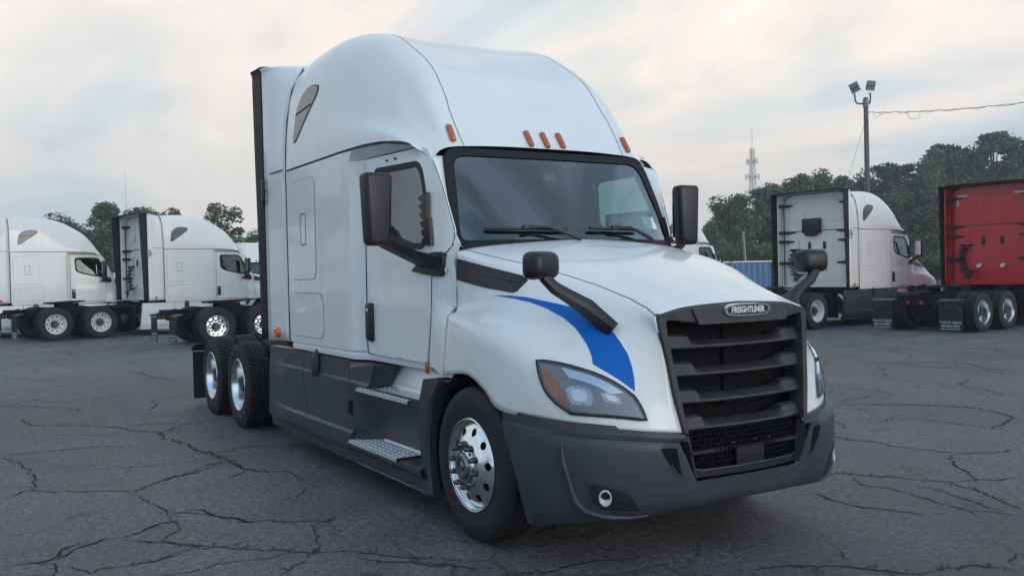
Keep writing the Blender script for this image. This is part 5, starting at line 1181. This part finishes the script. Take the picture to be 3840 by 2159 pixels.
for i in range(90):
    a = rt_.random(); ug.append((lerp(-58, -36, a)+rt_.uniform(-3, 3), lerp(50, 100, a)+rt_.uniform(-3, 3), rt_.uniform(.2, 2.6), rt_.uniform(1.0, 2.0)))
for i in range(60):
    a = rt_.random(); ug.append((lerp(-92, -80, a)+rt_.uniform(-4, 4), lerp(-6, 30, a), rt_.uniform(.2, 2.4), rt_.uniform(1.0, 1.8)))
V, F = leaf_quads(99, ug, 130, .26); o = bpy.data.objects.new('undergrowth', np_mesh('undergrowth', V, F, LEAF[4])); COL.objects.link(o); tag(o, kind='stuff')
# low wooded rise behind the trees
GRASS = mat('grass_bank', (.055, .075, .03), .95, noise=(1.5, .4), bump=(8, .6))
hl_ = MB(); G = []
rh = random.Random(3)
for j in range(9):
    row = []
    for i in range(26):
        a = i/25; x, y = lerp(-120, -30, a), lerp(40, 150, a); nx, ny = -.77, .63; d = (j-1)*6
        row.append((x+nx*d, y+ny*d, max(-.2, (0 if j == 0 else min(j, 5)*.9+rh.uniform(-.3, .3))*(min(1, a*6)))))
    G.append(row)
tag(hl_.grid(G).orient((0, 0, -50)).build('hill', GRASS), kind='structure')
G = [[(lerp(-36, -18, i/14)+nx, lerp(46, 74, i/14)+ny, z) for i in range(15)] for nx, ny, z in ((0, 0, -.02), (-1.5, 1.2, .35), (-4, 3, .55), (-9, 7, .6))]
tag(MB().grid(G).orient((0, 0, -50)).build('grass_verge', GRASS), kind='structure')
# ------------------------------------------------------------------ parked trucks
VARIED = {}
def recolour(o, mp_):
    for s_ in o.material_slots:
        m = s_.material
        if m and m.name in mp_: s_.link = 'OBJECT'; s_.material = mp_[m.name]
def copy_truck(src, loc, deg, label, mp_, skip=(), only=None, names=None):
    def rec(o, par):
        b = o.name.split('.')[0]
        if par is not None and (b in skip or (only and b not in only)): return
        c = o.copy(); COL.objects.link(c); c.parent = par; recolour(c, mp_)
        if names and b in names: recolour(c, names[b])
        for q in kids.get(o.name, ()): rec(q, c)
        return c
    r = rec(src, None)
    for q in r.children:
        if q.name.split('.')[0] in ('side_extender', 'extender_trim', 'extender_gap', 'extender_latch'): q.scale.x = .88; q.location.x = -3.64*.12
    r.location = loc; r.rotation_euler = (0, 0, R(deg)); tag(r, label, 'truck', 'tractor units parked on the lot')
    return r
kids = {}
for o in list(bpy.data.objects):
    if o.parent: kids.setdefault(o.parent.name, []).append(o)
tag(T0, 'big white sleeper truck with blue swoosh, nearest in the middle of the lot', 'truck', 'tractor units parked on the lot')
SK = ('hood_decal', 'hood_mirror', 'hood_notch')
WSKIRT = paint('white_skirt', (.70, .72, .72))
wh = {'side_skirt': {'grey_trim': WSKIRT}, 'step_module': {'grey_trim': WSKIRT}}
stl = {'rim': {'polished_aluminium': STEELW}}
copy_truck(T0, (-30.3, .97, 0), 95, 'leftmost white truck with a white side skirt, cut by the left edge', {'white_paint': DULLW}, SK+('air_conditioner', 'conditioner_hood'), None, {**wh, **stl})
copy_truck(T0, (-28.23, 5.14, 0), 101, 'second white truck from the left, with white steel rear wheels', {'white_paint': DULLW}, SK+('air_conditioner', 'conditioner_hood'), None, {**wh, **stl})
copy_truck(T0, (-21.44, 8.76, 0), 94.5, 'truck whose bare rear frame with polished wheels pokes out left of the big truck', {'white_paint': DULLW}, SK)
tD = copy_truck(T0, (-13.7, 21.97, 0), 95, 'white truck seen from behind, with grey skirts and a black box on its back', {'white_paint': DULLW}, SK, None, {**stl, 'cab_body': {'white_paint': WHITE}, 'extender_trim': {}})
copy_truck(T0, (-10.1, 24.94, 0), 95.7, 'red truck seen from behind at the right edge', {'white_paint': RED}, SK+('air_conditioner', 'conditioner_hood'))
copy_truck(T0, (-22.9, 22.6, 0), 94.6, 'white truck half hidden behind the big truck bonnet and mirror', {'white_paint': DULLW}, SK)
copy_truck(T0, (-47.5, 11.0, 0), -12, 'pale truck facing the lot far behind, left of the big truck', {'white_paint': DULLW}, SK)
BIG = ('hood', 'roof_fairing', 'cab_body', 'side_extender', 'extender_trim', 'door', 'window_seal', 'window_pane', 'side_skirt', 'step_module', 'bumper', 'wheel', 'tyre', 'rim', 'roof_window', 'frame_rail', 'windscreen', 'windscreen_seal', 'side_mirror', 'mirror_arm', 'side_hatch', 'tail_beam', 'mud_flap', 'wheel_arch_liner')
for i in range(5): copy_truck(T0, (-32.3-i*1.3, -3.3-i*4.2, 0), 95, 'white truck in the same row outside the frame to the left', {'white_paint': DULLW}, (), BIG, wh)
# ------------------------------------------------------------------ light pole, wires, mast, tower, fences
WOOD = mat('weathered_wood', (.145, .12, .105), .9, noise=(5, .3), bump=(30, .3))
STEELG = mat('galvanised_steel', (.22, .225, .24), .5, .6)
LAMPG = mat('lamp_glass', (.26, .28, .30), .3, .2)
FIXT = mat('lamp_housing', (.10, .095, .09), .5, .3)
pl = empty('light_pole', (-33.8, 47.3, 0)); tag(pl, 'tall wooden pole with two floodlights, behind the white truck on the right', 'light pole')
MB().tube([(0, 0, 0), (.03, 0, 6), (0, 0, 12.75)], [.20, .17, .145], 14).build('pole', WOOD, pl)
MB().lathe([(12.62, .17), (12.62, .19), (12.15, .19), (12.15, .17)], 14, ax='z').build('pole_band', STEELG, pl)
d_r = Vector((cr.x, cr.y, 0)).normalized(); d_t = -Vector((cf.x, cf.y, 0)).normalized()
for (o_, zz, tilt) in ((-.76, 13.42, 22), (.26, 13.52, -3)):
    tp = d_r*o_
    bend = [Vector((0, 0, 12.35))+d_t*.1, d_r*(o_*.75)+Vector((0, 0, 12.36))+d_t*.12, d_r*(o_*.97)+Vector((0, 0, 12.6))+d_t*.12, d_r*o_+Vector((0, 0, 13.02))+d_t*.12]
    am = MB().tube([cr1([np.array(q) for q in bend], k/4) for k in range(13)], .055, 8).build('lamp_arm', FIXT, pl)
    n = (d_t*1.0+d_r*(-.45 if o_ < 0 else .15)+Vector((0, 0, -.35))).normalized(); ex = Vector((0, 0, 1)).cross(n).normalized(); ey = n.cross(ex); q = Quaternion(n, R(tilt))
    ex, ey = q @ ex, q @ ey; rtm = Matrix((n, ex, ey)).transposed(); cpos = tp+Vector((0, 0, zz))+d_t*.12
    hd = rbox(cpos, (.26, .62, .66), .04, rtm, 2, lambda v: Vector((v.x, v.y*(.72 if v.x < 0 else 1), v.z*(.72 if v.x < 0 else 1)))).build('floodlight', FIXT, pl)
    rbox(cpos+n*.125, (.03, .54, .58), .01, rtm, 1).build('lamp_glass', LAMPG, hd)
    MB().box(cpos+n*.15, (.03, .50, .10), rtm).build('louvre', FIXT, hd)
    MB().tube([cpos+Vector((0, 0, -.38)), cpos+Vector((0, 0, -.5))+d_r*-.16, cpos+Vector((0, 0, -.68))+d_r*.02], .012, 5).build('lamp_cable', HOSE, hd)
wr = MB(); A_, B_ = Vector((-33.66, 47.38, 11.78)), Vector((-8, 37.1, 8.9))
pts = [A_.lerp(B_, i/60)+Vector((0, 0, -.55*4*(i/60)*(1-i/60)+.02*math.sin(i*2.1))) for i in range(61)]
wr.tube(pts, .018, 5); wr.tube([p+Vector((0, 0, -.03+.05*math.sin(i*1.3))) for i, p in enumerate(pts)], .014, 4)
wr.tube([pts[9], pts[10]-Vector((0, 0, .45)), pts[12]-Vector((0, 0, .4)), pts[12]], .012, 4); wr.tube([pts[1], pts[2]-Vector((0, 0, .35)), pts[4]], .010, 4)
o = wr.build('overhead_wire', FIXT); tag(o, 'twisted overhead wire running from the light pole to the right edge', 'wire')
o = MB().tube([(-33.9, 47.2, 10.9), (-35.62, 44.2, .1)], .014, 5).build('guy_wire', STEELG); tag(o, 'thin guy wire slanting down from the light pole to the left', 'wire')
# cell tower
ct = empty('cell_tower', (-209.4, 220.2, 0)); tag(ct, 'lattice cell tower rising behind the trees, with antennas on top', 'tower')
TWR = mat('tower_steel', (.33, .335, .36), .6)
lg = [lambda z, a=a: Vector((math.cos(a), math.sin(a), 0))*lerp(2.2, .75, z/41)+Vector((0, 0, z)) for a in (R(20), R(140), R(260))]
for f in lg: MB().tube([f(0), f(41)], .13, 5).build('tower_leg', TWR, ct)
br = MB(); z = 0; k = 0
while z < 40:
    h = 2.3 if z < 20 else 1.8
    for i in range(3): br.tube([lg[i](z), lg[(i+1) % 3](z+h)], .06, 4); br.tube([lg[i](z+h), lg[(i+1) % 3](z+h)], .05, 4); br.tube([lg[(i+1) % 3](z), lg[i](z+h)], .05, 4)
    z += h
tag(br.build('tower_bracing', TWR, ct, smooth=False), kind='stuff')
MB().tube([(0, 0, 40), (.2, 0, 47.3)], .09, 5).build('tower_mast', TWR, ct)
for zz, rr, n_ in ((26.5, 2.6, 9), (31.5, 2.4, 9), (36.5, 1.9, 6)):
    fr = MB()
    for i in range(3):
        a0, a1 = R(20+120*i), R(140+120*i); fr.tube([(rr*math.cos(a0), rr*math.sin(a0), zz), (rr*math.cos(a1), rr*math.sin(a1), zz)], .08, 4)
    fr = fr.build('antenna_frame', TWR, ct, smooth=False)
    for i in range(n_):
        a = 2*math.pi*i/n_; MB().box((rr*.92*math.cos(a), rr*.92*math.sin(a), zz+.1), (.35, .35, 1.9), Matrix.Rotation(a, 3, 'Z')).build('antenna', LETTER, fr)
am = empty('radio_mast', (-316.8, 44.1, 0)); tag(am, 'hair thin radio mast far off behind the left trucks', 'mast')
MB().tube([(0, 0, 0), (0, 0, 27)], .16, 4).build('mast_shaft', TWR, am); MB().tube([(0, 0, 27), (0, 0, 38.4)], .07, 4).build('mast_tip', TWR, am)
# blue fence on the right, short pole, pale wall on the left
BLUEF = mat('blue_sheet', (.085, .19, .36), .45, .1, noise=(3, .2)); PALE = mat('pale_render', (.62, .60, .55), .85, noise=(1.2, .15))
bf = empty('blue_fence', (-26.5, 30.36, 0)); tag(bf, 'blue sheet metal fence beside the white truck seen from behind', 'fence')
d = Vector((1.32, 2.18, 0)).normalized(); n = Vector((-d.y, d.x, 0)); rtm = Matrix((d, n, Vector((0, 0, 1)))).transposed()
for i in range(-5, 0):
    p = MB(); w = 1.96/14
    G = [[d*(i*2.0+k*w/2)+n*(.012 if k % 4 in (1, 2) else 0)+Vector((0, 0, z)) for k in range(29)] for z in (.05, 2.02)]
    p.grid([[tuple(q) for q in r] for r in G]).build('fence_panel', BLUEF, bf, smooth=False)
    MB().box(d*(i*2.0)+n*-.04+Vector((0, 0, 1.05)), (.08, .08, 2.1), rtm).build('fence_post', STEELG, bf)
MB().box(d*-5+Vector((0, 0, 2.06)), (10, .10, .07), rtm).build('top_rail', LETTER, bf)
up = MB().tube([(-30.72, 33.03, 0), (-30.86, 32.9, 3.72)], [.085, .075], 8).build('short_pole', STEELG); tag(up, 'short pale leaning pole in front of the dark trees, left of the white truck', 'pole')
ww = empty('pale_wall', (-54.4, 3.7, 0)); tag(ww, 'low pale wall behind the bonnet of the leftmost truck', 'wall')
MB().box((0, 4, 1.12), (.3, 26, 2.24)).build('wall_face', PALE, ww); MB().box((0, 4, 2.28), (.4, 26.2, .08)).build('coping', DULLW, ww)

# ------------------------------------------------------------------ the evening haze
hz = MB().box((0, 0, 24), (850, 850, 50)); ho_ = hz.build('haze', HAZE, smooth=False); tag(ho_, kind='stuff')
